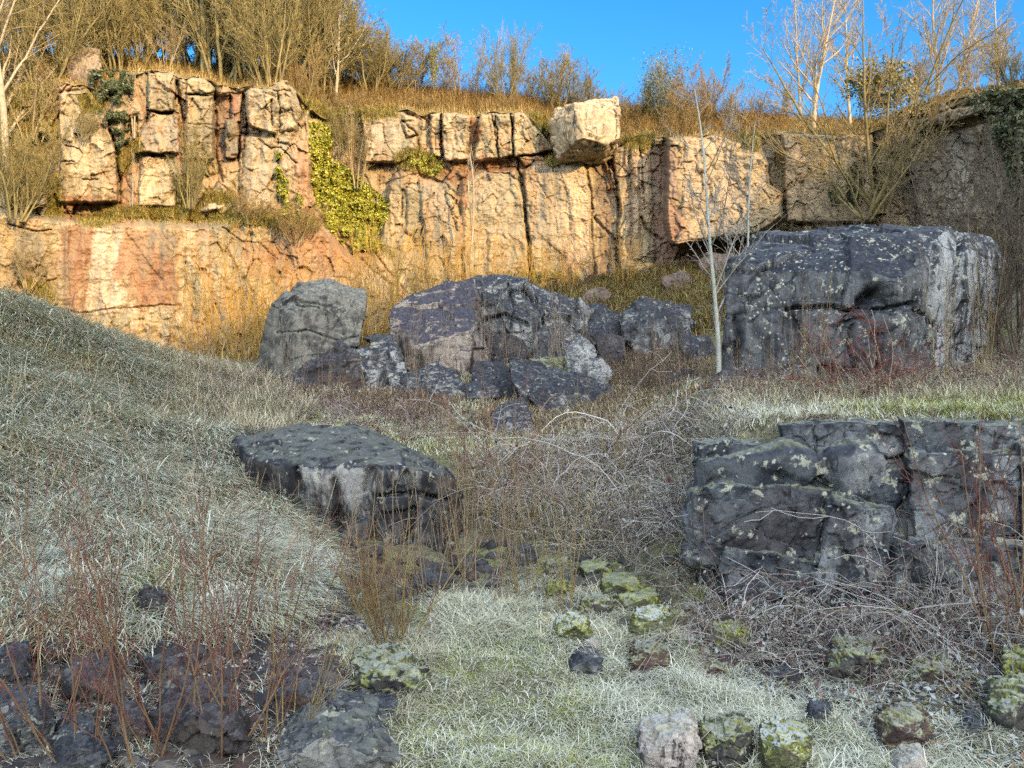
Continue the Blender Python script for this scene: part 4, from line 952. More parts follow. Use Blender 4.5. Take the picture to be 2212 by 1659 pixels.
sward(h, 26000, [(1780,888),(2000,868),(2300,855),(2300,900),(2000,897)], 5.9, 9, .15, .006, [MOSS, (.34, .36, .10), GREEN], [.5, .35, .15], rg, tipf=.15)
sward(h, 7000, [(1000,780),(1110,770),(1200,790),(1150,800)], 16, 19, .12, .007, [MOSS, STRAW, FROST2], [.5, .3, .2], rg)
tag(h.build('pale_turf', M_BLADE), 'short pale frosted turf and moss around the boulder pile and on the terrace', 'grass', kind='stuff')
h = Heap()
RUB0 = [(-40,1400),(300,1380),(520,1390),(740,1400),(760,1480),(620,1560),(620,1680),(-40,1680)]
FORE = [(860,1680),(875,1500),(950,1420),(960,1340),(1180,1330),(1300,1400),(1480,1420),(1700,1480),(1900,1510),(2250,1560),(2250,1680)]
sward(h, 60000, FORE, 3.1, 5.8, .055, .0042, [FROST2, MOSS, GREEN, FROST], [.18, .45, .29, .08], rg, lean=(.2, 1.2), droop=(.2, .6), patch=[(1.4, 3, .05, MOSS, .7), (1.9, 9, .25, FROST, .6), (2.6, 15, .2, (.05,.06,.03), .7)], tipf=.3, clumpn=6, tuft=.03)
sward(h, 24000, FORE, 3.1, 5.8, .095, .0042, [FROST, FROST2, (.22, .27, .14), STRAW], [.34, .30, .26, .10], rg, lean=(.4, 1.6), droop=(.35, .9), clumpn=10, tuft=.07, tipf=.5)
sward(h, 13000, [(1200,1380),(1500,1420),(1900,1500),(2200,1560),(2200,1680),(1520,1680),(1300,1520)], 3.1, 5.2, .14, .0045, [FROST, FROST2, (.30, .35, .28)], [.45, .35, .2], rg, lean=(.4, 1.6), droop=(.4, .9), clumpn=14, tuft=.06, tipf=.5)
sward(h, 18000, [(940,1300),(1180,1270),(1350,1330),(1500,1400),(1300,1400),(1180,1350),(960,1390)], 4.6, 6.6, .2, .005, [FROST2, FROST, STRAW, GREEN], [.4, .25, .2, .15], rg, lean=(.4, 1.7), droop=(.4, .9), clumpn=10, tuft=.07, tipf=.4)
sward(h, 9000, RUB0, 3.2, 5.2, .16, .0045, [FROST2, FROST, STRAW, MAUVE], [.35, .25, .2, .2], rg, lean=(.4, 1.6), droop=(.3, .8), clumpn=16, tuft=.05)
sward(h, 14000, [(600,1380),(900,1380),(940,1420),(880,1560),(700,1420)], 3.6, 5.2, .15, .0045, [FROST2, STRAW, GREEN, MAUVE], [.35, .25, .2, .2], rg, lean=(.4, 1.6), droop=(.3, .8))
for gx, gy, gz, wd in FORE_SEATS:      # longer grass left ungrazed round the feet of the stones
    k = int(170 + 260 * wd); a = rg.uniform(-3.5, .4, k); rr = rg.uniform(.42, .75, k) * wd
    P = np.stack([gx + np.cos(a) * rr, gy + .12 * wd + np.sin(a) * rr * .75, gz + 0 * a], -1); P[:, 2] = ground_z(P[:, 0], P[:, 1])
    c = pick(rg, k, [FROST2, FROST, STRAW, GREEN], [.38, .25, .2, .17])
    h.add(*blades(P, rg.uniform(.05, .17, k), rg.uniform(.003, .0055, k), a + rg.normal(0, 1.0, k), rg.uniform(.1, 1.2, k), rg.uniform(.3, .9, k), c, rg, c * .6 + np.array(FROST) * .4))
tag(h.build('frosted_grass', M_BLADE), 'short green grass white with frost in the hollow between the stones', 'grass', kind='stuff')

def tangle(h, n, poly, y0, y1, length, r, cols, prob, rng, up0=.9, wob=.28, grav=-.16, m=9, twigs=3, leaf=0.0, leafcol=None, leafsize=.018):
    P0 = scatter(n, poly, y0, y1, rng); n = len(P0); az = rng.random(n) * 6.283
    D = np.stack([np.cos(az), np.sin(az), rng.uniform(.2, up0 * 2, n)], -1)
    L = length * rng.uniform(.5, 1.3, n); P = grow(P0, D, L, m, wob, grav, rng)
    g = ground_z(P[..., 0], P[..., 1], False); P[..., 2] = np.maximum(P[..., 2], g + .015 + .05 * rng.random(P.shape[:2]))
    col = pick(rng, n, cols, prob); Rr = r * np.linspace(1, .5, m)[None] * rng.uniform(.6, 1.4, (n, 1)) * np.clip(P0[:, 1:2] / 8, .75, 1.3)
    h.tubes(P, Rr, col, 3)
    if twigs:
        C, l, rr = kids(P, L, Rr, twigs, .15, 1, 55, .3, 5, .3, -.05, r * .55, rng)
        h.tubes(C, rr, np.repeat(col, twigs, 0) * 1.05, 3)
        if leaf: 
            q = C.reshape(-1, 3); q = q[rng.random(len(q)) < leaf]; q = q + rng.normal(0, .02, q.shape)
            V, T, c = leaves_np(q, leafsize * rng.uniform(.5, 1.4, len(q)), rng, pick(rng, len(q), *leafcol)); h.add(V, None, T, c)
h = Heap()
BRAM = [(1010,1000),(1250,960),(1400,930),(1540,890),(1580,940),(1490,1000),(1470,1180),(1470,1330),(1430,1320),(1400,1250),(1230,1190),(1060,1130)]
GREYC = ([(.33, .32, .29), (.45, .45, .43), (.15, .125, .11), (.28, .235, .19)], [.3, .22, .25, .23])
LEAFC = ([(.05, .05, .045), (.10, .045, .05), (.30, .33, .33), (.12, .13, .07)], [.4, .2, .25, .15])
sward(h, 30000, BRAM, 6.6, 13, .26, .007, [FROST2, STRAW, BROWN, MAUVE, (.10, .09, .07)], [.3, .25, .2, .15, .1], rg, lean=(.3, 1.6), tipf=.2)
tangle(h, 1500, BRAM, 6.6, 13, .62, .0048, *GREYC, rg, leaf=.16, leafcol=LEAFC)
tangle(h, 75, BRAM, 6.6, 12, 1.5, .0075, [(.34, .30, .26), (.20, .14, .11), (.44, .43, .41)], [.4, .3, .3], rg, up0=1.2, wob=.14, grav=-.13, m=14, twigs=5, leaf=.25, leafcol=LEAFC, leafsize=.022)
tangle(h, 60, [(1500,1330),(2200,1330),(2200,1480),(1600,1440)], 4.3, 5.8, 1.5, .005, [(.34, .30, .28), (.20, .14, .13), (.44, .43, .42)], [.4, .3, .3], rg, up0=.8, wob=.14, grav=-.15, m=14, twigs=5, leaf=.3, leafcol=LEAFC, leafsize=.02)
tangle(h, 800, [(1500,1300),(1700,1320),(2000,1330),(2260,1290),(2260,1520),(1900,1510),(1500,1430)], 4.3, 5.8, .42, .0035, *GREYC, rg, leaf=.22, leafcol=LEAFC, leafsize=.016)
tangle(h, 260, [(1900,1250),(2260,1200),(2260,1480),(1950,1450)], 4.4, 5.8, .8, .0035, *GREYC, rg, up0=1.3, leaf=.2, leafcol=LEAFC, leafsize=.02)
tangle(h, 260, [(1440,1080),(1530,1080),(1560,1320),(1480,1300)], 5.8, 7, .7, .0035, *GREYC, rg, leaf=.15, leafcol=LEAFC)
tangle(h, 420, [(1690,985),(1900,985),(1900,1030),(1720,1030)], 5.5, 6.1, .3, .003, [(.20, .14, .11), (.30, .26, .24)], [.6, .4], rg, leaf=.3, leafcol=([(.12, .07, .05), (.2, .17, .14)], [.6, .4]))
tangle(h, 700, [(540,820),(700,870),(900,900),(1000,940),(800,960),(600,900),(480,900),(440,820)], 9, 18, .6, .005, [(.24, .17, .15), (.32, .28, .27)], [.6, .4], rg)
tag(h.build('brambles', M_BLADE), 'grey frosted bramble tangle covering the slope and scree below the terrace', 'brambles', kind='stuff')
h = Heap()
tangle(h, 1600, [(1560,800),(1750,830),(2300,720),(2300,860),(1560,880)], 9, 14, .5, .004, [(.12, .085, .065), (.21, .155, .12), (.30, .27, .24)], [.45, .35, .2], rg, up0=1.6, leaf=.06, leafcol=([(.10, .03, .04), (.1, .07, .05)], [.5, .5]))
tangle(h, 1300, [(1180,690),(1480,660),(1500,860),(1350,850),(1250,740)], 15, 24, .6, .006, [(.11, .08, .06), (.19, .14, .105)], [.6, .4], rg, up0=1.4)
tangle(h, 700, [(560,850),(900,860),(1060,930),(1000,950),(700,890)], 13, 17.5, .42, .005, [(.11, .075, .055), (.19, .135, .10)], [.6, .4], rg, up0=1.4)
tag(h.build('dead_brambles', M_BLADE), 'dark brown leafless bramble stems around the boulder bases', 'brambles', kind='stuff')

# dead leaves and stone chips over the dark rubble near the viewer
h = Heap()
def litter(n, poly, y0, y1, size, cols, prob, rng):
    P = scatter(n, poly, y0, y1, rng); P[:, 2] += rng.uniform(.0, .03, len(P))
    V, T, c = leaves_np(P, size * rng.uniform(.5, 1.5, len(P)), rng, pick(rng, len(P), cols, prob, .25), flat=np.array([0, 0, 1.2])); h.add(V, None, T, c)
RUB = [(-40,1400),(300,1380),(520,1390),(740,1400),(760,1480),(620,1560),(620,1680),(-40,1680)]
litter(16000, RUB, 3.2, 5.2, .020, [(.09, .08, .075), (.19, .18, .17), (.05, .047, .05), (.40, .41, .41), (.14, .09, .06)], [.3, .24, .18, .2, .08], rg)
litter(5000, [(500,1330),(760,1330),(820,1400),(700,1480),(560,1440)], 4.2, 5.6, .018, [(.14, .12, .12), (.3, .29, .3), (.07, .065, .07)], [.4, .3, .3], rg)
litter(9000, [(1480,1380),(2250,1340),(2250,1680),(1900,1600),(1600,1470)], 3.2, 5.8, .017, [(.30, .33, .34), (.14, .15, .13), (.07, .06, .06), (.22, .12, .08)], [.4, .25, .25, .1], rg)
tag(h.build('leaf_litter', M_BLADE), 'curled dead leaves and frosty scraps over the dark rubble', 'leaf litter', kind='stuff')
h = Heap()
ico = bmesh.new(); bmesh.ops.create_icosphere(ico, subdivisions=2, radius=1); ico.verts.ensure_lookup_table()
IV = np.array([v.co[:] for v in ico.verts]); IT = np.array([[v.index for v in f.verts] for f in ico.faces]); ico.free()
def chips(n, poly, y0, y1, size, cols, prob, rng):
    P = scatter(n, poly, y0, y1, rng); n = len(P)
    for k in range(n):
        s = size * min(rng.lognormal(0, .4), 1.7); v = IV * np.array([1, .8, .6]) * rng.uniform(.7, 1.3, 3)
        f1, f2, cid, off = worley(v * .9 + rng.random(3) * 50)
        v = v * (1 + .6 * (cid[:, :1] - .5)) + off * (cid[:, 1:] - .5) * .9
        a = rng.random() * 6.28; Rm = np.array([[np.cos(a), -np.sin(a), 0], [np.sin(a), np.cos(a), 0], [0, 0, 1]])
        h.add(P[k] + (v @ Rm.T) * s, None, IT, np.repeat(pick(rng, 1, cols, prob, .2), len(v), 0))
DK = [(.045, .045, .05), (.08, .075, .08), (.07, .05, .045), (.14, .13, .12)]
chips(800, RUB, 3.2, 5.4, .05, DK, [.4, .3, .2, .1], rg)
chips(260, [(1500,1340),(2250,1330),(2250,1500),(1700,1480),(1500,1420)], 4.4, 6.1, .05, DK, [.35, .3, .2, .15], rg)
chips(160, [(1150,1200),(1450,1210),(1500,1340),(1300,1400),(1180,1340)], 4.8, 7.2, .06, [(.08, .08, .07), (.14, .14, .11), (.2, .21, .10)], [.4, .3, .3], rg)
chips(150, [(520,1180),(1100,1150),(1100,1300),(640,1300)], 5.4, 7.6, .05, DK, [.4, .3, .2, .1], rg)
rb = h.build('rubble', mat_attr('rubble_stone', .85, .15, 18)); rb.data.polygons.foreach_set('use_smooth', np.zeros(len(rb.data.polygons), bool))
tag(rb, 'loose dark stone chips scattered between the larger stones', 'rubble', kind='stuff')

# grass on the cliff top and ledges
h = Heap()
def cliff_sward(n, fn, length, width, cols, prob, rng):
    P = fn(n); n = len(P); az = rng.random(n) * 6.283
    col = pick(rng, n, cols, prob); h.add(*blades(P, length * rng.uniform(.5, 1.4, n), width * rng.uniform(.7, 1.4, n), az, rng.uniform(.1, 1.0, n), rng.uniform(.2, .6, n), col, rng, col * 1.15))
GOLD = [(.34, .24, .09), (.26, .17, .065), (.40, .31, .14), (.16, .14, .04)]
cliff_sward(60000, lambda n: top_pt(rg.uniform(-300, 2500, n), rg.random(n) ** .8 * 1.25), .34, .014, GOLD, [.35, .3, .2, .15], rg)
cliff_sward(16000, lambda n: top_pt(rg.uniform(600, 1700, n), rg.uniform(.15, 1.2, n)), .7, .013, [(.20, .125, .05), (.28, .19, .075), (.15, .11, .045)], [.4, .4, .2], rg)
def on_cliff(poly, off=.05):
    A = np.array(poly, float)
    def fn(n):
        px = rg.uniform(A[:, 0].min(), A[:, 0].max(), n * 3); py = rg.uniform(A[:, 1].min(), A[:, 1].max(), n * 3)
        k = np.nonzero(sdist(px, py + rg.normal(0, 5, n * 3), A) > 0)[0][:n]; return cliff_pt(px[k], py[k], off)
    return fn
LEDGE = [(.22, .20, .05), (.30, .24, .08), (.17, .17, .045), (.36, .28, .12)]
for poly, n in [([(160,480),(240,455),(300,445),(430,452),(560,470),(690,480),(620,492),(430,478),(280,470),(210,492)], 9000), ([(690,470),(800,500),(860,560),(760,520)], 2500),
                ([(100,380),(128,380),(140,470),(100,470)], 1500), ([(168,212),(205,205),(230,225),(210,245),(175,240)], 1800), ([(380,385),(400,385),(400,440),(384,440)], 1000), ([(250,330),(300,300),(310,330),(262,380)], 1200),
                ([(850,340),(900,320),(950,350),(930,370),(860,360)], 3500), ([(1190,335),(1215,345),(1190,360),(1170,345)], 800), ([(1140,240),(1190,260),(1195,320),(1150,260)], 1600), ([(1340,300),(1420,290),(1400,330),(1350,320)], 1500),
                ([(650,210),(720,240),(860,235),(860,250),(720,270),(655,240)], 3500), ([(1590,290),(1650,288),(1640,330),(1600,310)], 1200), ([(40,600),(110,620),(130,680),(60,660)], 1500), ([(440,420),(500,415),(520,445),(440,440)], 1500),
                ([(0,190),(120,180),(130,330),(90,420),(0,440)], 5000), ([(480,455),(680,470),(700,500),(520,480)], 3000)]:
    cliff_sward(n, on_cliff(poly), .24, .013, LEDGE, [.35, .3, .2, .15], rg)
tag(h.build('cliff_grass', M_BLADE), 'golden dry grass on the cliff top and its ledges', 'grass', kind='stuff')
h = Heap()
sward(h, 32000, [(900,700),(1040,610),(1280,600),(1600,560),(1700,560),(1700,640),(1500,740),(1280,720),(1050,700)], 20, 29, .45, .013, [(.20, .17, .05), (.27, .20, .08), (.13, .13, .04), (.20, .11, .06)], [.35, .3, .2, .15], rg, lean=(.1, .9), tipf=.0)
sward(h, 9000, [(400,800),(640,760),(900,690),(1050,620),(1000,720),(700,800)], 20, 27, .5, .013, [(.28, .20, .06), (.20, .13, .06)], [.6, .4], rg, lean=(.1, .9), tipf=.0)
sward(h, 9000, [(1650,520),(2300,480),(2300,620),(1650,600)], 14, 26, .5, .012, [(.12, .10, .05), (.18, .13, .08)], [.5, .5], rg, tipf=.0)
tag(h.build('rough_grass', M_BLADE), 'rough olive and gold grass on the bank at the foot of the cliff', 'grass', kind='stuff')
# ------------------------------------------------------------------ trees and shrubs
B_PALE = twig_mat('pale_bark', (.26, .22, .15), (.34, .30, .22))
B_OLIVE = twig_mat('olive_bark', (.12, .10, .045), (.20, .17, .075))
T_OLIVE = twig_mat('olive_twigs', (.15, .125, .05), (.24, .20, .085))
T_TAN = twig_mat('tan_twigs', (.21, .16, .08), (.30, .245, .135))
T_RUST = twig_mat('rust_twigs', (.19, .13, .055), (.26, .19, .085))
T_GOLD = twig_mat('golden_willow_stems', (.30, .175, .035), (.38, .25, .07))
B_BIRCH = twig_mat('birch_bark', (.27, .28, .24), (.38, .39, .34))
T_BIRCH = twig_mat('birch_twigs', (.16, .145, .12), (.30, .285, .25))
T_DARK = twig_mat('dark_twigs', (.06, .045, .035), (.11, .09, .065))
T_GREEN = twig_mat('green_shrub_stems', (.15, .17, .07), (.24, .25, .12))
T_RED = twig_mat('red_dogwood_stems', (.15, .05, .042), (.22, .095, .075))
T_ORANGE = twig_mat('orange_dogwood_stems', (.17, .095, .055), (.24, .17, .10))
T_FAWN = twig_mat('fawn_stems', (.22, .155, .10), (.30, .24, .17))
T_ROSE = twig_mat('dark_red_rose_stems', (.13, .04, .035), (.20, .075, .055))
T_YST = twig_mat('ochre_stems', (.26, .19, .07), (.32, .25, .11))
T_DRY = twig_mat('dry_grey_cane', (.36, .32, .27), (.46, .43, .38))
SP = {}
def spec(key, nm, mats, seed, **s): SP[key] = plant_meshes(nm, s, seed, *mats) + (s['h'],)
TC = ('trunk', 'crown'); ST = ('stem', 'twigs')
bush_l = [(11, .12, .97, 30, .5, 6, .14, .12), (8, .1, 1, 36, .45, 5, .18, .07), (5, .1, 1, 40, .5, 4, .2, .04)]
for i in range(3):
    spec('thorn%d' % i, ST, (B_OLIVE, T_OLIVE), 30 + i, stems=12, spread=26, h=4.2, r0=.045, base=.4, wob=.07, up=.03, rmin=.0072, hmin=.6, levels=bush_l)
    spec('tan%d' % i, ST, (T_TAN, T_TAN), 40 + i, stems=10, spread=24, h=3.6, r0=.035, base=.35, wob=.08, up=.04, rmin=.0066, hmin=.6, levels=[(9, .2, .97, 30, .5, 6, .13, .1), (8, .1, 1, 36, .42, 5, .18, .06), (4, .1, 1, 38, .5, 4, .2, .04)])
    spec('rust%d' % i, ST, (B_OLIVE, T_RUST), 50 + i, stems=10, spread=34, h=3.0, r0=.035, base=.4, wob=.09, up=.03, rmin=.0066, hmin=.55, levels=bush_l)
    spec('ash%d' % i, TC, (B_PALE, T_TAN), 60 + i, stems=1, spread=0, h=8.0, r0=.12, base=.01, wob=.03, up=.03, rmin=.007, m=14, tilt=4, limbs=True, taper=.5,
         levels=[(22, .2, .98, 36, .46, 9, .09, .08), (10, .15, 1, 36, .42, 6, .13, .05), (6, .1, 1, 36, .42, 5, .15, .03)])
    spec('willow%d' % i, ST, (T_GOLD, T_GOLD), 70 + i, stems=17, spread=20, h=3.4, r0=.017, base=.6, wob=.045, up=.03, rmin=.0055, hmin=.4, levels=[(8, .12, .98, 27, .36, 5, .07, .06), (3, .2, 1, 28, .42, 4, .08, .03)])
    spec('whips%d' % i, ST, (T_FAWN, T_FAWN), 80 + i, stems=10, spread=16, h=1.8, r0=.009, base=.25, wob=.05, up=.02, rmin=.003, hmin=.35, levels=[(4, .3, .98, 28, .3, 5, .08, .05)])
    spec('red%d' % i, ST, (T_ORANGE, T_RED), 90 + i, stems=7, spread=34, h=1.6, r0=.0085, base=.07, wob=.07, up=.045, rmin=.0019, hmin=.5, m=12, limbs=False, levels=[(5, .2, .97, 30, .5, 8, .07, .07), (2, .2, 1, 34, .34, 5, .1, .04)])
    spec('dark%d' % i, ST, (T_DARK, T_DARK), 100 + i, stems=8, spread=24, h=3.4, r0=.022, base=.35, wob=.08, up=.02, rmin=.0045, hmin=.5, levels=[(8, .15, .97, 34, .45, 6, .12, .06), (6, .1, 1, 38, .4, 5, .16, .03), (2, .1, 1, 40, .4, 4, .16, .03)])
    spec('rose%d' % i, ST, (T_FAWN, T_ROSE), 110 + i, stems=8, spread=38, h=1.3, r0=.009, base=.12, wob=.11, up=.0, rmin=.0032, hmin=.5, levels=[(7, .15, .97, 48, .45, 6, .16, .02), (5, .1, 1, 48, .4, 5, .2, .0)])
for i in range(2):
    spec('birch%d' % i, TC, (B_BIRCH, T_BIRCH), 121 + i, stems=1, spread=0, h=5.4, r0=.048, base=.005, wob=.022, up=.02, rmin=.0066, m=18, tilt=5, levels=[(18, .15, .97, 50, .40, 8, .08, .06), (5, .2, 1, 36, .38, 6, .09, .04), (2, .2, 1, 36, .4, 4, .1, .02)], taper=.55)
    spec('fan%d' % i, ST, (T_YST, T_ORANGE), 131 + i, stems=12, spread=34, h=1.6, r0=.014, base=.06, wob=.045, up=.035, rmin=.0021, hmin=.45, m=12, levels=[(9, .15, .97, 28, .45, 7, .07, .05), (7, .15, 1, 32, .32, 5, .1, .03)])
    spec('thin%d' % i, ST, (T_YST, T_FAWN), 136 + i, stems=11, spread=13, h=1.9, r0=.009, base=.18, wob=.045, up=.02, rmin=.0026, hmin=.4, levels=[(6, .25, .97, 28, .3, 5, .08, .05), (2, .2, 1, 30, .4, 4, .1, .03)])
spec('green', ST, (T_GREEN, T_GREEN), 140, stems=22, spread=34, h=2.0, r0=.014, base=.6, wob=.06, up=.05, rmin=.0055, hmin=.5, levels=[(7, .25, .97, 34, .36, 6, .09, .09), (4, .2, 1, 36, .4, 4, .1, .06)])
spec('broad', TC, (B_OLIVE, T_TAN), 141, stems=7, spread=42, h=7.4, r0=.085, base=.25, wob=.05, up=.05, rmin=.0075, m=14, hmin=.75, limbs=True, levels=[(12, .18, .98, 40, .5, 9, .09, .05), (9, .15, 1, 38, .42, 6, .13, .04), (5, .1, 1, 36, .42, 5, .14, .03)])
spec('tall', TC, (B_OLIVE, T_OLIVE), 142, stems=1, spread=0, h=12.0, r0=.17, base=.01, wob=.018, up=.03, rmin=.008, m=16, tilt=3, limbs=True, levels=[(16, .25, .98, 45, .30, 8, .09, .06), (7, .15, 1, 38, .42, 6, .13, .04), (4, .1, 1, 36, .42, 5, .14, .03)])
spec('cane', ST, (T_DRY, T_DRY), 143, stems=2, spread=9, h=2.0, r0=.007, base=.05, wob=.05, up=-.01, rmin=.002, levels=[(4, .4, .97, 45, .16, 5, .12, 0)])
spec('snag', TC, (B_PALE, B_PALE), 144, stems=2, spread=7, h=2.4, r0=.035, base=.08, wob=.05, up=.03, rmin=.006, levels=[(6, .4, .97, 28, .35, 6, .08, .05), (3, .3, 1, 30, .4, 4, .1, .04)])

def ivy_on(parent, P, n, spread, size, rng, lo=0.0, hi=.75):
    """ivy sleeve climbing the first stems of a plant: a child called ivy"""
    n = int(n * 1.8); ns, m, _ = P.shape; t = rng.uniform(lo, hi, n) * (m - 1); i = t.astype(int); f = (t - i)[:, None]; s = rng.integers(0, ns, n)
    c = P[s, i] * (1 - f) + P[s, np.minimum(i + 1, m - 1)] * f + rng.normal(0, spread, (n, 3)) * .8
    V, T, col = leaves_np(c, size * .62 * rng.uniform(.6, 1.3, n), rng, pick(rng, n, [(.10, .11, .03), (.15, .15, .04), (.06, .075, .025), (.20, .17, .05)], [.4, .3, .2, .1]))
    obj('ivy', mesh_np('ivy', V, None, T, [M_LEAF], col), parent)

vr = np.random.default_rng(77)
def place(key, name, P, hpx, label, cat, group=None, wide=1.0, rot=None, lean=0.0, ivy=None):
    """one plant: an empty at its foot with stem and crown under it; hpx is its height in the picture"""
    m0, m1, sk, h0 = SP[key]; P = np.asarray(P, float).reshape(3)
    s = hpx / F * P[1] / h0 * (1.1 if name in ('tree', 'birch_tree') else 1.0 if name == 'willow_shrub' else 1.3 if name == 'dogwood' else 1.15)
    if 730 < (P[0] / P[1] * F + W2 / 2) < 1710 and P[1] > 26 and P[2] > 9: s *= .8
    e = empty(name, P, label, cat, group); e.rotation_euler = (0, R(lean), vr.random() * 6.28 if rot is None else R(rot))
    e.scale = (s * wide, s * wide, s)
    obj(m0.name.split('.')[0], m0, e); obj(m1.name.split('.')[0], m1, e)
    if ivy: ivy_on(e, sk, ivy[0], ivy[1] / s, ivy[2] / s, vr, *ivy[3:])
    return e
def top(px, t): return top_pt(np.array([px], float), np.array([t]))[0] - np.array([0, 0, .1])

# --- along the cliff top, from the far left
GT = 'bare trees along the cliff top'; GB = 'bare shrubs along the cliff top'
place('ash0','tree',cliff_pt(14,420,.3),560,'pale barked tree rising out of the picture at the broken end of the cliff','tree',GT,rot=200)
place('tall','tree',top(440,.35),520,'tall straight dark trunked tree rising out of the picture above the split column rocks','tree',GT,ivy=(900,.12,.06,.0,.9))
place('tall','tree',top(312,.6),500,'tall ivy grown tree leaning beside the straight dark trunk','tree',GT,lean=6,rot=40,ivy=(1500,.25,.07,.05,.8))
place('ash1','tree',top(395,.9),420,'slender grey tree standing back between both tall trunks','tree',GT)
place('ash2','tree',top(60,.9),430,'bare tree behind the leaning pale tree','tree',GT)
place('tall','tree',top(215,1.0),460,'dark leafy trunked tree behind the weathered crag','tree',GT,rot=120,ivy=(1600,.3,.07,.05,.8))
for px,t,k,hp,w,lb in [
 (-40,.3,'thorn0',300,1.1,'olive thicket at the picture edge under the leaning pale tree'),
 (95,.2,'thorn1',240,1.2,'dense olive bush on the slope before the weathered crag'),
 (150,.7,'thorn2',290,1.1,'tall olive bush just behind the weathered crag'),
 (255,.45,'thorn0',250,1.1,'olive bush above the dark ivy on the cliff'),
 (300,.9,'thorn1',260,1.0,'round twiggy bush behind the ivy grown leaning tree'),
 (360,.3,'tan0',120,1.0,'low tan shrub on the gold grass over the split column'),
 (480,.3,'thorn2',290,1.2,'broad dense olive bush right beside the straight dark trunk'),
 (545,.35,'thorn0',330,1.3,'widest and tallest olive thicket, over the bulging rock column'),
 (620,.5,'thorn1',300,1.2,'olive thicket where the bushes first drop toward the open sky'),
 (575,1.0,'thorn2',330,1.1,'thicket behind the widest olive bush'),
 (690,.4,'thorn0',230,1.0,'olive bush above the ivy filled gully'),
 (655,.1,'rust0',110,1.1,'low rusty shrub hanging over the gully head')]:
    place(k,'shrub',top(px,t),hp,lb,'shrub',GB,w)
for px,t,k,hp,w,lb in [
 (20,.8,'thorn2',300,1.2,'olive thicket between the leaning pale tree and the crag, back row'),(130,1.1,'thorn0',300,1.2,'hazy olive bush in the back row behind the crag'),(190,.6,'thorn1',270,1.0,'dense bush right beside the dark leafy trunk'),
 (335,1.1,'thorn0',270,1.1,'back row bush showing between both tall trunks'),(410,.7,'thorn1',200,1.0,'bush at the foot of the straight dark trunk'),(450,1.1,'thorn2',290,1.1,'back row thicket behind the straight dark trunk'),
 (510,1.1,'thorn1',300,1.1,'back row thicket left of the widest olive thicket'),(640,1.1,'thorn0',280,1.1,'last back row thicket before the sky opens'),(590,.15,'thorn2',230,1.0,'olive bush on the lip over the bulging rock column'),
 (715,1.0,'thorn2',200,1.0,'bush behind the bush topped sapling'),(820,.95,'thorn0',130,1.1,'low dark bush in the hazy row')]:
    place(k,'shrub',top(px,t),hp,lb,'shrub',GB,w)
place('ash1','tree',top(725,.3),235,'bush topped sapling with pale whips pointing into blue sky','tree',GT,ivy=(900,.3,.06,.0,.6))
for px,t,k,hp,w,lb in [
 (760,.75,'thorn1',185,1.3,'grey olive bush just past the pale whips'),
 (800,.6,'thorn2',175,1.4,'hazy tan bush, second past the pale whips'),
 (852,.7,'thorn0',165,1.5,'rounded tan bush before the ivy clad post shaped tree'),
 (895,.8,'tan0',150,1.5,'thin hazy bush behind the ivy clad post shaped tree'),
 (985,.8,'tan1',130,1.4,'small airy bush between post shaped tree and the tall pointed bush'),
 (1040,.9,'tan2',115,1.4,'lowest airy bush beside the tall pointed bush'),
 (1150,.9,'tan0',95,1.0,'thin bush on the skyline just past the pointed bush'),
 (1205,.7,'thorn2',150,1.4,'rounded bush on the skyline above the perched block'),
 (1262,.8,'thorn1',105,1.5,'sprawling tan bush directly over the perched block'),
 (1312,.7,'rust1',90,1.2,'rusty bush behind the perched block'),
 (1365,.6,'rust2',85,1.1,'low rusty bush between perched block and orange ivy bush'),
 (1490,.45,'rust0',150,1.2,'orange brown bush beside the spiky ivy bush'),
 (1525,.7,'rust1',150,1.1,'feathery fawn bush just before the birches'),
 (1590,.6,'tan2',120,1.0,'thin twiggy shrub seen between birch tops'),
 (1640,.9,'tan0',85,1.0,'wispy shrub low on the skyline past the birches'),
 (1690,.9,'tan1',100,1.0,'wispy shrub at the foot of the tall pale tree'),
 (760,.05,'rust2',75,1.3,'rusty scrub at the cliff lip past the gully'),
 (1100,.2,'rust0',50,1.5,'low rusty scrub under the pointed bush'),
 (905,.2,'rust1',55,1.5,'low rusty scrub under the ivy clad post shaped tree'),
 (1470,.1,'rust2',95,1.3,'rusty scrub hanging over the dark recess by birches')]:
    place(k,'shrub',top(px,t),hp,lb,'shrub',GB,w)
place('ash2','tree',top(938,.6),120,'ivy clad tree shaped like a post on the skyline','tree',GT,wide=.5,ivy=(1400,.16,.06,.0,.9))
place('thorn1','shrub',top(1092,.6),190,'tall pointed bush alone on the skyline','shrub',GB,.75,ivy=(500,.15,.05,.0,.5))
place('ash0','tree',top(1090,.62),195,'pale whips shooting from the pointed bush','tree',GT,wide=.35)
place('thorn2','shrub',top(1432,.5),165,'spiky orange green ivy bush at the sky\'s low point','shrub',GB,.9,ivy=(2200,.28,.06,.1,.8))
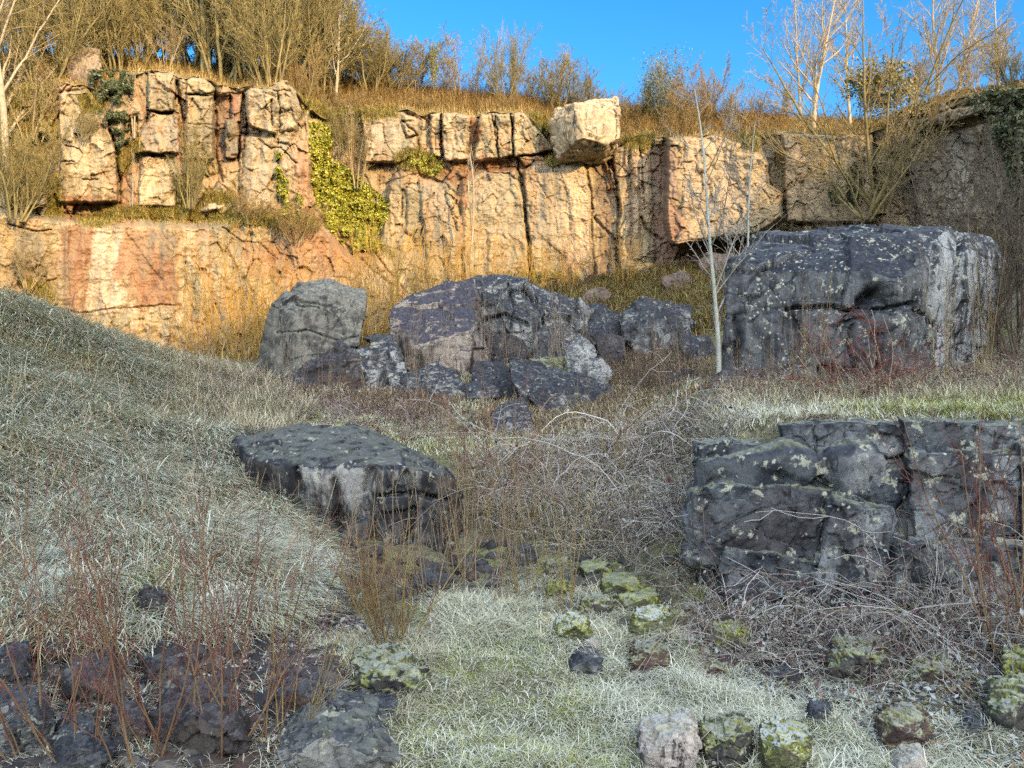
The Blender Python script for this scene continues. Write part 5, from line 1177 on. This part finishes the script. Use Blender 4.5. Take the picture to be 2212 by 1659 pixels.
# right hand skyline trees
place('ash0','tree',top(1757,.25),300,'tallest pale bare tree standing alone against blue sky','tree',GT,wide=1.15)
place('ash1','tree',top(1728,.7),255,'thin bare tree close behind the tallest pale tree','tree',GT,wide=.8)
place('ash2','tree',top(1838,.6),285,'slim bare tree between the tallest pale tree and the spreading tree','tree',GT,wide=.8)
place('ash1','tree',top(2022,.8),270,'upright pink tipped tree behind the spreading tree','tree',GT,wide=1.0)
place('ash0','tree',top(2068,.9),240,'pink tipped tree leaning over the shaded crag','tree',GT,lean=14,rot=10)
place('ash2','tree',top(2160,.9),190,'bare tree above the shaded end wall','tree',GT,wide=1.3)
place('tan2','shrub',top(2110,.7),130,'twiggy bush beside the shaded crag top','shrub',GB,1.2)
place('tan0','shrub',top(1960,.7),150,'pinkish bush behind the spreading tree crown','shrub',GB,1.2)
place('thorn0','shrub',top(2200,.4),120,'dark bush at the picture edge above the shaded wall','shrub',GB,1.3)
P0 = cliff_pt(1905,455,1.3)[0]
place('broad','tree',P0,410,'big spreading bare tree with ivy ball, in front of the shaded wall','tree',GT,wide=1.0,rot=30)
BT = bpy.data.objects['tree'] if False else [o for o in bpy.data.objects if o.get('label', '').startswith('big spreading bare tree')][0]
bc = at(1885, 170, P0[1]); nb = 6500; dv = unit(vr.normal(size=(nb, 3))) * (vr.random((nb, 1)) ** .4)
bp = bc + dv * np.array([1.15, .8, .72]) * (1 + .9 * fbm(dv * 2.0 + 3, 3))[:, None] + np.array([.15, 0, -.1]) + np.maximum(vr.normal(0, .5, (nb, 1)), 0) * np.array([.55, 0, -.9])
bp = bp[fbm(bp * 2.4, 3) > -.12]; nb = len(bp)
bv, bt, bcol = leaves_np(bp, .05 * vr.uniform(.6, 1.3, nb), vr, pick(vr, nb, [(.17, .15, .045), (.22, .19, .06), (.10, .10, .03)], [.45, .3, .25]))
bo = obj('ivy', mesh_np('ivy', bv, None, bt, [M_LEAF], bcol), BT)
from mathutils import Matrix
bo.matrix_parent_inverse = Matrix.LocRotScale(BT.location, BT.rotation_euler, BT.scale).inverted()
place('broad','tree',cliff_pt(1870,470,1.8)[0],230,'dark low branching tree spreading beneath the big ivy ball tree','tree',GT,wide=1.35,rot=140)

# --- on the face and ledges
place('snag','tree',cliff_pt(292,292,.25)[0],135,'slender pale sapling growing from the cliff face','tree','plants on the cliff face',wide=1.1)
place('snag','tree',cliff_pt(286,442,.25)[0],115,'thin white dead stem on the grassy ledge','tree','plants on the cliff face',wide=.35)
place('thorn0','shrub',cliff_pt(410,446,.4)[0],150,'dark twiggy bush on the ledge beneath the split column','shrub','plants on the cliff face',.8)
place('thorn1','shrub',cliff_pt(30,470,.5)[0],200,'large twiggy bush on the cliff under the leaning pale tree','shrub','plants on the cliff face',1.1)
place('tan1','shrub',cliff_pt(70,300,.4)[0],150,'tan scrub high on the broken end of the face','shrub','plants on the cliff face',1.2)
place('thorn2','shrub',cliff_pt(180,300,.4)[0],60,'small bush in the ivy crack','shrub','plants on the cliff face',1.2)
place('rust2','shrub',cliff_pt(540,480,.4)[0],70,'low rusty bush on the ledge under the bulging column','shrub','plants on the cliff face',1.6)
place('thorn1','shrub',cliff_pt(735,330,.4)[0],120,'twiggy bush in the gully above bright ivy','shrub','plants on the cliff face',1.0)
place('tan2','shrub',cliff_pt(770,400,.5)[0],150,'grey twigged bush standing in the bright ivy','shrub','plants on the cliff face',.7)
place('rust0','shrub',cliff_pt(640,520,.4)[0],90,'rusty bush on the sloping bench below the ivy strip','shrub','plants on the cliff face',1.5)
place('tan0','shrub',cliff_pt(60,620,.5)[0],90,'golden scrub where the bank meets the cliff foot','shrub','plants on the cliff face',1.3)
place('rust1','shrub',cliff_pt(1690,350,.4)[0],90,'hanging scrub in the dark crack beside birches','shrub','plants on the cliff face',.8)

def ivy_patch(polys, n, label, cols, size=.085, off=.22):
    n = int(n * 2.1); size *= .66
    rng = np.random.default_rng(int(n)); C = []
    for poly, k in polys:
        A = np.array(poly, float); m = n * 4
        px = rng.uniform(A[:, 0].min(), A[:, 0].max(), m); py = rng.uniform(A[:, 1].min(), A[:, 1].max(), m)
        hole = fbm(np.stack([px * .05, py * .05, px * 0], -1), 3)
        q = np.nonzero((sdist(px + rng.normal(0, 4, m), py + rng.normal(0, 4, m), A) > 0) & (hole > k))[0][:n]
        C.append(cliff_pt(px[q], py[q], rng.uniform(.02, off, len(q)) + np.maximum(hole[q], 0) * .5))
    C = np.concatenate(C); b = C.mean(0); b[2] = C[:, 2].min()
    V, T, col = leaves_np(C - b, size * rng.uniform(.6, 1.3, len(C)), rng, pick(rng, len(C), *cols, .18), flat=np.array([0, -.8, .5]))
    tag(obj('ivy', mesh_np('ivy', V, None, T, [M_LEAF], col), None, b), label, 'ivy', 'ivy on the cliff')
BRIGHT = ([(.27, .265, .026), (.17, .18, .02), (.33, .31, .04), (.085, .10, .016)], [.4, .3, .14, .16])
DKIVY = ([(.05, .065, .025), (.08, .09, .035), (.03, .04, .02)], [.5, .3, .2])
ivy_patch([([(690,372),(730,350),(790,400),(840,440),(836,470),(800,518),(770,500),(700,470),(680,430)], -.35), ([(700,470),(780,500),(830,540),(760,540)], -.05)], 5200, 'large bright yellow green ivy mass filling the gully', BRIGHT)
ivy_patch([([(668,262),(716,275),(714,350),(730,372),(684,420),(670,360)], -.2)], 1700, 'upright strip of bright ivy climbing above the large ivy mass', BRIGHT)
ivy_patch([([(600,400),(612,380),(640,420),(655,430),(650,470),(610,470)], -.05), ([(596,330),(606,330),(608,400),(600,400)], .0)], 700, 'small bright ivy patch low on the bulging rock column', BRIGHT, .07)
ivy_patch([([(190,150),(262,150),(290,170),(280,215),(225,232),(200,190)], -.05), ([(215,232),(262,230),(280,290),(258,325),(240,280)], .0)], 1700, 'dark green ivy hanging down the crack below the crag', DKIVY, .08)
ivy_patch([([(880,330),(950,330),(960,372),(930,380),(880,352)], .0)], 500, 'moss green creeper on the ledge past the gully', BRIGHT, .06)
ivy_patch([([(1060,590),(1180,580),(1260,600),(1200,625),(1080,625)], .0)], 500, 'low green creeper at the cliff foot behind the highest boulder', ([(.14,.15,.03),(.22,.2,.04)],[.5,.5]), .07)
ivy_patch([([(1830,365),(1850,352),(1862,400),(1850,440),(1828,440)], -.3), ([(1790,410),(1815,400),(1812,440),(1790,440)], -.2)], 500, 'dark ivy column on the shaded wall behind the spreading tree', DKIVY, .08)
ivy_patch([([(2080,215),(2150,190),(2260,185),(2290,480),(2190,420),(2140,260)], -.15)], 2600, 'heavy dark ivy curtain at the end of the shaded wall', DKIVY, .09, .5)

# --- golden willow scrub against the foot of the cliff
GW = 'golden willow shrubs below the cliff'
for i,(px,Y,hp,w,lb) in enumerate([
 (400,24.5,150,.8,'willow clump farthest along the bank crest'),(452,23.5,230,.9,'golden willow clump rising from the dip past the bank'),(500,23.8,290,.9,'tall golden willow clump left of the tall pale boulder'),
 (548,23.2,310,1.0,'tallest golden willow clump, touching the tall pale boulder'),(590,25.0,260,.9,'golden willow clump behind the tall pale boulder\'s shoulder'),(650,25.5,200,.9,'golden willow clump over the top of the tall pale boulder'),
 (725,25.3,230,.9,'golden willow clump above the tall pale boulder\'s low corner'),(790,23.0,280,.9,'dense golden willow between the tall boulder and the sloping slab'),(828,23.4,270,.9,'golden willow right behind the sloping slab\'s low edge'),
 (880,25.0,250,.9,'golden willow over the sloping slab'),(935,25.5,250,.9,'golden willow behind the middle of the sloping slab'),(990,26.0,230,.9,'golden willow near the peak of the sloping slab'),
 (1050,27.0,170,.9,'golden willow behind the highest boulder'),(1110,27.3,170,.9,'fawn willow by the smooth cliff panel'),(1165,27.5,140,.9,'fawn willow below the long cliff crack'),
 (1225,27.6,130,.9,'willow at the foot of the pale cliff panel'),(1290,27.6,150,1.0,'dark twigged willow in the cliff recess'),(1350,27.0,120,.9,'small willow under the undercut edge')]):
    x = (px - W2/2)/F*Y; z = float(ground_z(np.array([x]), np.array([Y]))[0])
    place('willow%d' % (i % 3) if i != 16 else 'dark0','willow_shrub',(x,Y,z),hp,lb,'willow',GW,w)
place('snag','tree',cliff_pt(1018,575,1.2)[0],235,'lone pale sapling before the smooth cliff panels','tree','plants on the cliff face',wide=.8)

def gp(px, Y):
    x = (px - W2/2)/F*Y; return np.array([x, Y, float(ground_z(np.array([x]), np.array([Y]))[0])])
# --- birches and the shaded thicket on the right
place('birch0','birch_tree',gp(1553,11.9),640,'nearer white birch sapling with thin dark twigs','birch','young birches',wide=.95,rot=215,lean=-3)
place('birch1','birch_tree',gp(1606,15.2),500,'farther white birch sapling partly hidden by the biggest boulder','birch','young birches',wide=.9,rot=80,lean=-2)
GD = 'dark thicket round the biggest boulder'
place('green','shrub',gp(1955,18.5),150,'pale green stemmed shrub peeking over the biggest boulder','shrub',None,1.1)
for px,Y,k,hp,w,lb in [
 (1730,19.5,'dark0',170,1.3,'brown thicket behind the low corner of the biggest boulder'),(1800,20,'dark1',180,1.3,'brown thicket under the dark ivy column'),(1870,21,'dark2',180,1.3,'dense brown thicket around the spreading tree\'s foot'),
 (2060,17.5,'dark0',190,1.3,'dark thicket behind the pale green stemmed shrub'),(2130,15.5,'dark1',330,1.1,'tall dark thicket rising behind the streaked side of the biggest boulder'),(2190,14,'dark2',470,1.0,'tallest dark shrub at the picture edge over the shaded wall'),
 (2235,12.5,'dark0',520,.9,'dark twiggy shrub cut by the picture edge'),(2165,12.8,'dark1',250,1.2,'dark bramble like shrub below the tallest dark shrub'),(2140,16.5,'dark2',420,.9,'dark leafless shrub in front of the heavy ivy curtain'),
 (1690,22.5,'dark1',130,1.3,'low brown thicket between birch and the biggest boulder')]:
    place(k,'shrub',gp(px,Y),hp,lb,'shrub',GD,w)
GS = 'thin saplings before the biggest boulder'
for px,Y,k,hp,w,lb in [
 (1668,10.6,'thin0',140,.5,'short bare sapling before the dark end of the biggest boulder'),(1722,10.4,'thin1',210,.45,'pair of tan saplings before the boulder\'s dark front'),(1757,10.3,'thin0',280,.45,'tallest tan sapling before the boulder\'s dark front'),
 (1800,10.5,'thin1',150,.5,'stubby sapling near the boulder\'s little cave'),(2035,10.6,'thin0',330,.4,'slim sapling in front of the pale streaked side'),(2122,10.2,'thin1',330,.4,'tall forked sapling at the outer end of the biggest boulder'),
 (1600,10.9,'thin0',130,.6,'little yellow sapling beside the small wedged block'),(1555,12.6,'thin1',170,.5,'thin sapling below the white birch')]:
    place(k,'sapling',gp(px,Y),hp,lb,'sapling',GS,w)
place('rose0','rose_bush',gp(1880,8.9),230,'tangled dark red rose bush before the biggest boulder','rose bush','rose bushes on the terrace',1.35)
place('rose1','rose_bush',gp(1935,9.6),190,'dark red rose stems beside the pale streaked side','rose bush','rose bushes on the terrace',1.3)
place('rose2','rose_bush',gp(1600,10.2),90,'small dark red rose by the wedged block','rose bush','rose bushes on the terrace',1.3)
place('rose1','rose_bush',gp(1760,9.8),120,'low rose bush among tan saplings','rose bush','rose bushes on the terrace',1.4)

# --- stems among the boulder pile
GM = 'thin stems among the boulders'
for i,(px,Y,hp,w,lb) in enumerate([
 (870,16.6,200,.6,'forked brown stem before the cream underside of the sloping slab'),(905,17,170,.6,'brown whips beside the sloping slab\'s broken face'),(960,16.8,220,.5,'whips at the corner of the sloping slab'),
 (1045,18.3,190,.6,'yellowish whips in the dark hollow below the highest boulder'),(1110,18.2,180,.6,'whips before the pale break of the highest boulder'),(1170,18.4,190,.7,'grey whips beside the white capped rock'),
 (1215,17.6,200,.8,'dense pinkish whips left of the standing pale stone'),(1240,18.6,220,.8,'dense pinkish whips right at the middle of the pile'),(1365,18.5,120,.7,'thin whips before the blocky dark boulder'),
 (1410,18,130,.7,'brown whips at the blocky boulder\'s shaded base'),(1254,14.6,160,.5,'pale thin stems before the long tilted slab'),(1325,14.9,150,.5,'grey stem near the low end of the long slab'),
 (640,15.2,160,.7,'whips before the brown leaning slab'),(800,15,180,.7,'whips in front of the pointed grey boulder'),(700,15.3,150,.7,'short whips at the tall boulder\'s foot'),
 (905,14.4,170,.7,'whips in the grass before the peaked boulder'),(440,15,210,.7,'lone brown stem on the bank crest'),(300,14,110,.8,'low stems on the bank crest'),
 (1450,13.5,190,.7,'brown stems left of the birch foot'),(1500,13,220,.7,'brown stems touching the birch trunk'),(1395,16.5,110,.8,'short reddish stems above the small mossy stone')]):
    place('whips%d' % (i % 3),'stems',gp(px,Y),hp,lb,'stems',GM,w)

# --- stems near the viewer
GR = 'red and orange stemmed shrubs'
def fp(px, py): return ground_hit(px, py)[0]
place('fan0','willow_bush',fp(852,1412),330,'fanning yellow stemmed willow rising from the mossy stone','willow',None,1.0,rot=0)
place('fan1','willow_bush',fp(790,1330),230,'smaller fanning willow right behind the mossy stone willow','willow',None,1.0)
place('thin1','sapling',fp(1214,1342),330,'slender olive stemmed shrub at the head of the grass hollow','sapling',GR,.8)
place('thin0','sapling',fp(1120,1290),250,'thin olive stems before the dark pointed stone','sapling',GR,1.1)
place('thin1','sapling',fp(1000,1250),220,'thin stems at the end of the broad flat topped boulder','sapling',GR,1.2)
for i,(px,Y,k,hp,w,lb) in enumerate([(960,7.4,'whips0',230,.9,'tan upright stems against the dark end of the broad boulder'),(1020,7.9,'thin0',270,.9,'tall tan stems between broad boulder and bramble slope'),(1065,7.6,'red1',250,.6,'fine red stems at the head of the gully'),(1105,8.2,'whips1',260,.9,'tallest tan whips in the gully'),(1150,7.8,'thin1',220,.9,'olive stems where brambles begin'),(1200,8.4,'whips2',200,.9,'tan whips on the bramble slope edge'),(1250,9.2,'whips0',170,.9,'short tan whips within the brambles'),(1330,9.5,'thin0',160,.8,'thin stems on the bramble crest'),(1040,10.2,'red2',220,.7,'red whips below the cube shaped boulder'),(930,10.4,'whips2',180,.9,'tan stems in pale grass behind the broad boulder')]):
    place(k,'stems',gp(px,Y),hp,lb,'stems',GM,w)
for i,(px,py,hp,w,lb) in enumerate([(720,1290,260,1.2,'fawn stems before the broad boulder\'s white streak'),(930,1300,300,1.2,'fawn stems crossing the broad boulder\'s reddish end'),(1040,1310,290,1.2,'dense fawn stems just past the broad boulder'),(1170,1300,280,1.0,'fawn stems rising from the edge of the mossy steps'),(860,1270,260,1.2,'fawn stems behind the big fanning willow'),(660,1330,220,1.0,'fawn stems at the edge of the long bank grass')]):
    place('whips%d' % (i % 3),'stems',fp(px,py),hp,lb,'stems',GM,w)
place('red0','dogwood',gp(1085,9.0),270,'tall red dogwood whips rising before the cube shaped boulder','dogwood',GR,.7)
place('red1','dogwood',gp(1010,9.4),230,'red dogwood whips at the end of the flat topped boulder','dogwood',GR,.7)
place('red2','dogwood',gp(1150,9.2),170,'short red dogwood beside the bramble slope','dogwood',GR,.8)
for i,(px,py,hp,w,lb) in enumerate([
 (-30,1640,560,.9,'orange dogwood leaning in from the picture edge'),(75,1648,520,.9,'red dogwood in the lower corner with two tall crossing stems'),(190,1655,470,1.0,'red and ochre dogwood before the lumpy brown stone'),
 (300,1655,560,.9,'thickest orange dogwood in the thicket, bright red tips'),(385,1650,500,1.0,'deep red dogwood crossing the upright square stone'),(470,1655,420,1.0,'ochre dogwood arching over the wide dark rock'),
 (560,1640,470,.9,'last ochre dogwood before the large flecked stone'),(250,1480,380,.8,'slim orange dogwood on the flat rubble ledge'),(480,1450,360,.8,'red twigged dogwood beyond the rubble ledge'),(120,1420,330,.7,'dark red whip beside the pale frosted moss')]):
    place('red%d' % (i % 3),'dogwood',fp(px,py),hp,lb,'dogwood',GR,w)
place('red1','dogwood',fp(20,1250),260,'single dark whip on the frosted bank','dogwood',GR,.4)
place('red2','dogwood',fp(2190,1440),560,'tall ochre and red dogwood at the picture edge before the outcrop','dogwood',GR,.8)
place('red0','dogwood',fp(2250,1400),430,'frosty pink dogwood leaning in beside the outcrop','dogwood',GR,1.2)
place('red1','dogwood',fp(2150,1330),360,'thin red dogwood against the outcrop blocks','dogwood',GR,.8)
place('cane','dry_cane',fp(2025,1400),430,'pale dead cane standing against the outcrop','cane',None,.5)
place('cane','dry_cane',fp(1820,1430),200,'short pale cane leaning on the outcrop','cane',None,.8,lean=25)
place('thin0','sapling',fp(640,1600),300,'arching fawn stems over the large flecked stone','sapling',GR,1.3,lean=14,rot=0)

# --- frost pale lichen moss cushion on the bank, and the fern in the little cave
rg2 = np.random.default_rng(5)
def cushion(name, polys, length, cols, prob, label, cat, n):
    h = Heap()
    for poly in polys: sward(h, n, poly, 3.4, 7, length, .004, cols, prob, rg2, lean=(.2, 1.8), droop=(.2, 1.0), tipf=.4)
    if name == 'moss_cushion':
        for v in h.V: v[:, 2] += .09
    V = np.concatenate(h.V); b = V.mean(0); b[2] = V[:, 2].min(); tag(h.build(name, M_BLADE, None, b), label, cat)
cushion('moss_cushion', [[(30,1180),(75,1170),(140,1200),(155,1240),(110,1262),(60,1240)], [(60,1262),(115,1262),(150,1295),(140,1335),(90,1340),(60,1300)]], .15, [(.42,.50,.42),(.48,.54,.46),(.36,.42,.35)], [.4,.4,.2], 'pale mint green cushion of frosted moss on the bank', 'moss', 16000)
cushion('moss_patch', [[(905,1432),(940,1438),(930,1462),(870,1452)]], .05, [(.36,.40,.05),(.28,.32,.05)], [.6,.4], 'bright yellow green moss pad on the broad lichen crusted stone edge', 'moss', 2500)
h = Heap(); fb = at(1906, 684, 11.75); n = 26
az = rg2.uniform(-3.14, .0, n); h.add(*blades(np.repeat(fb[None], n, 0) + rg2.normal(0, .03, (n, 3)), rg2.uniform(.12, .24, n), np.full(n, .035), az, rg2.uniform(.5, 1.6, n), rg2.uniform(.3, .7, n), pick(rg2, n, [(.10,.17,.035),(.15,.20,.05)], [.5,.5]), rg2))
tag(h.build('fern', M_BLADE, None, fb), 'small green fern growing from the ledge in the biggest boulder', 'fern')
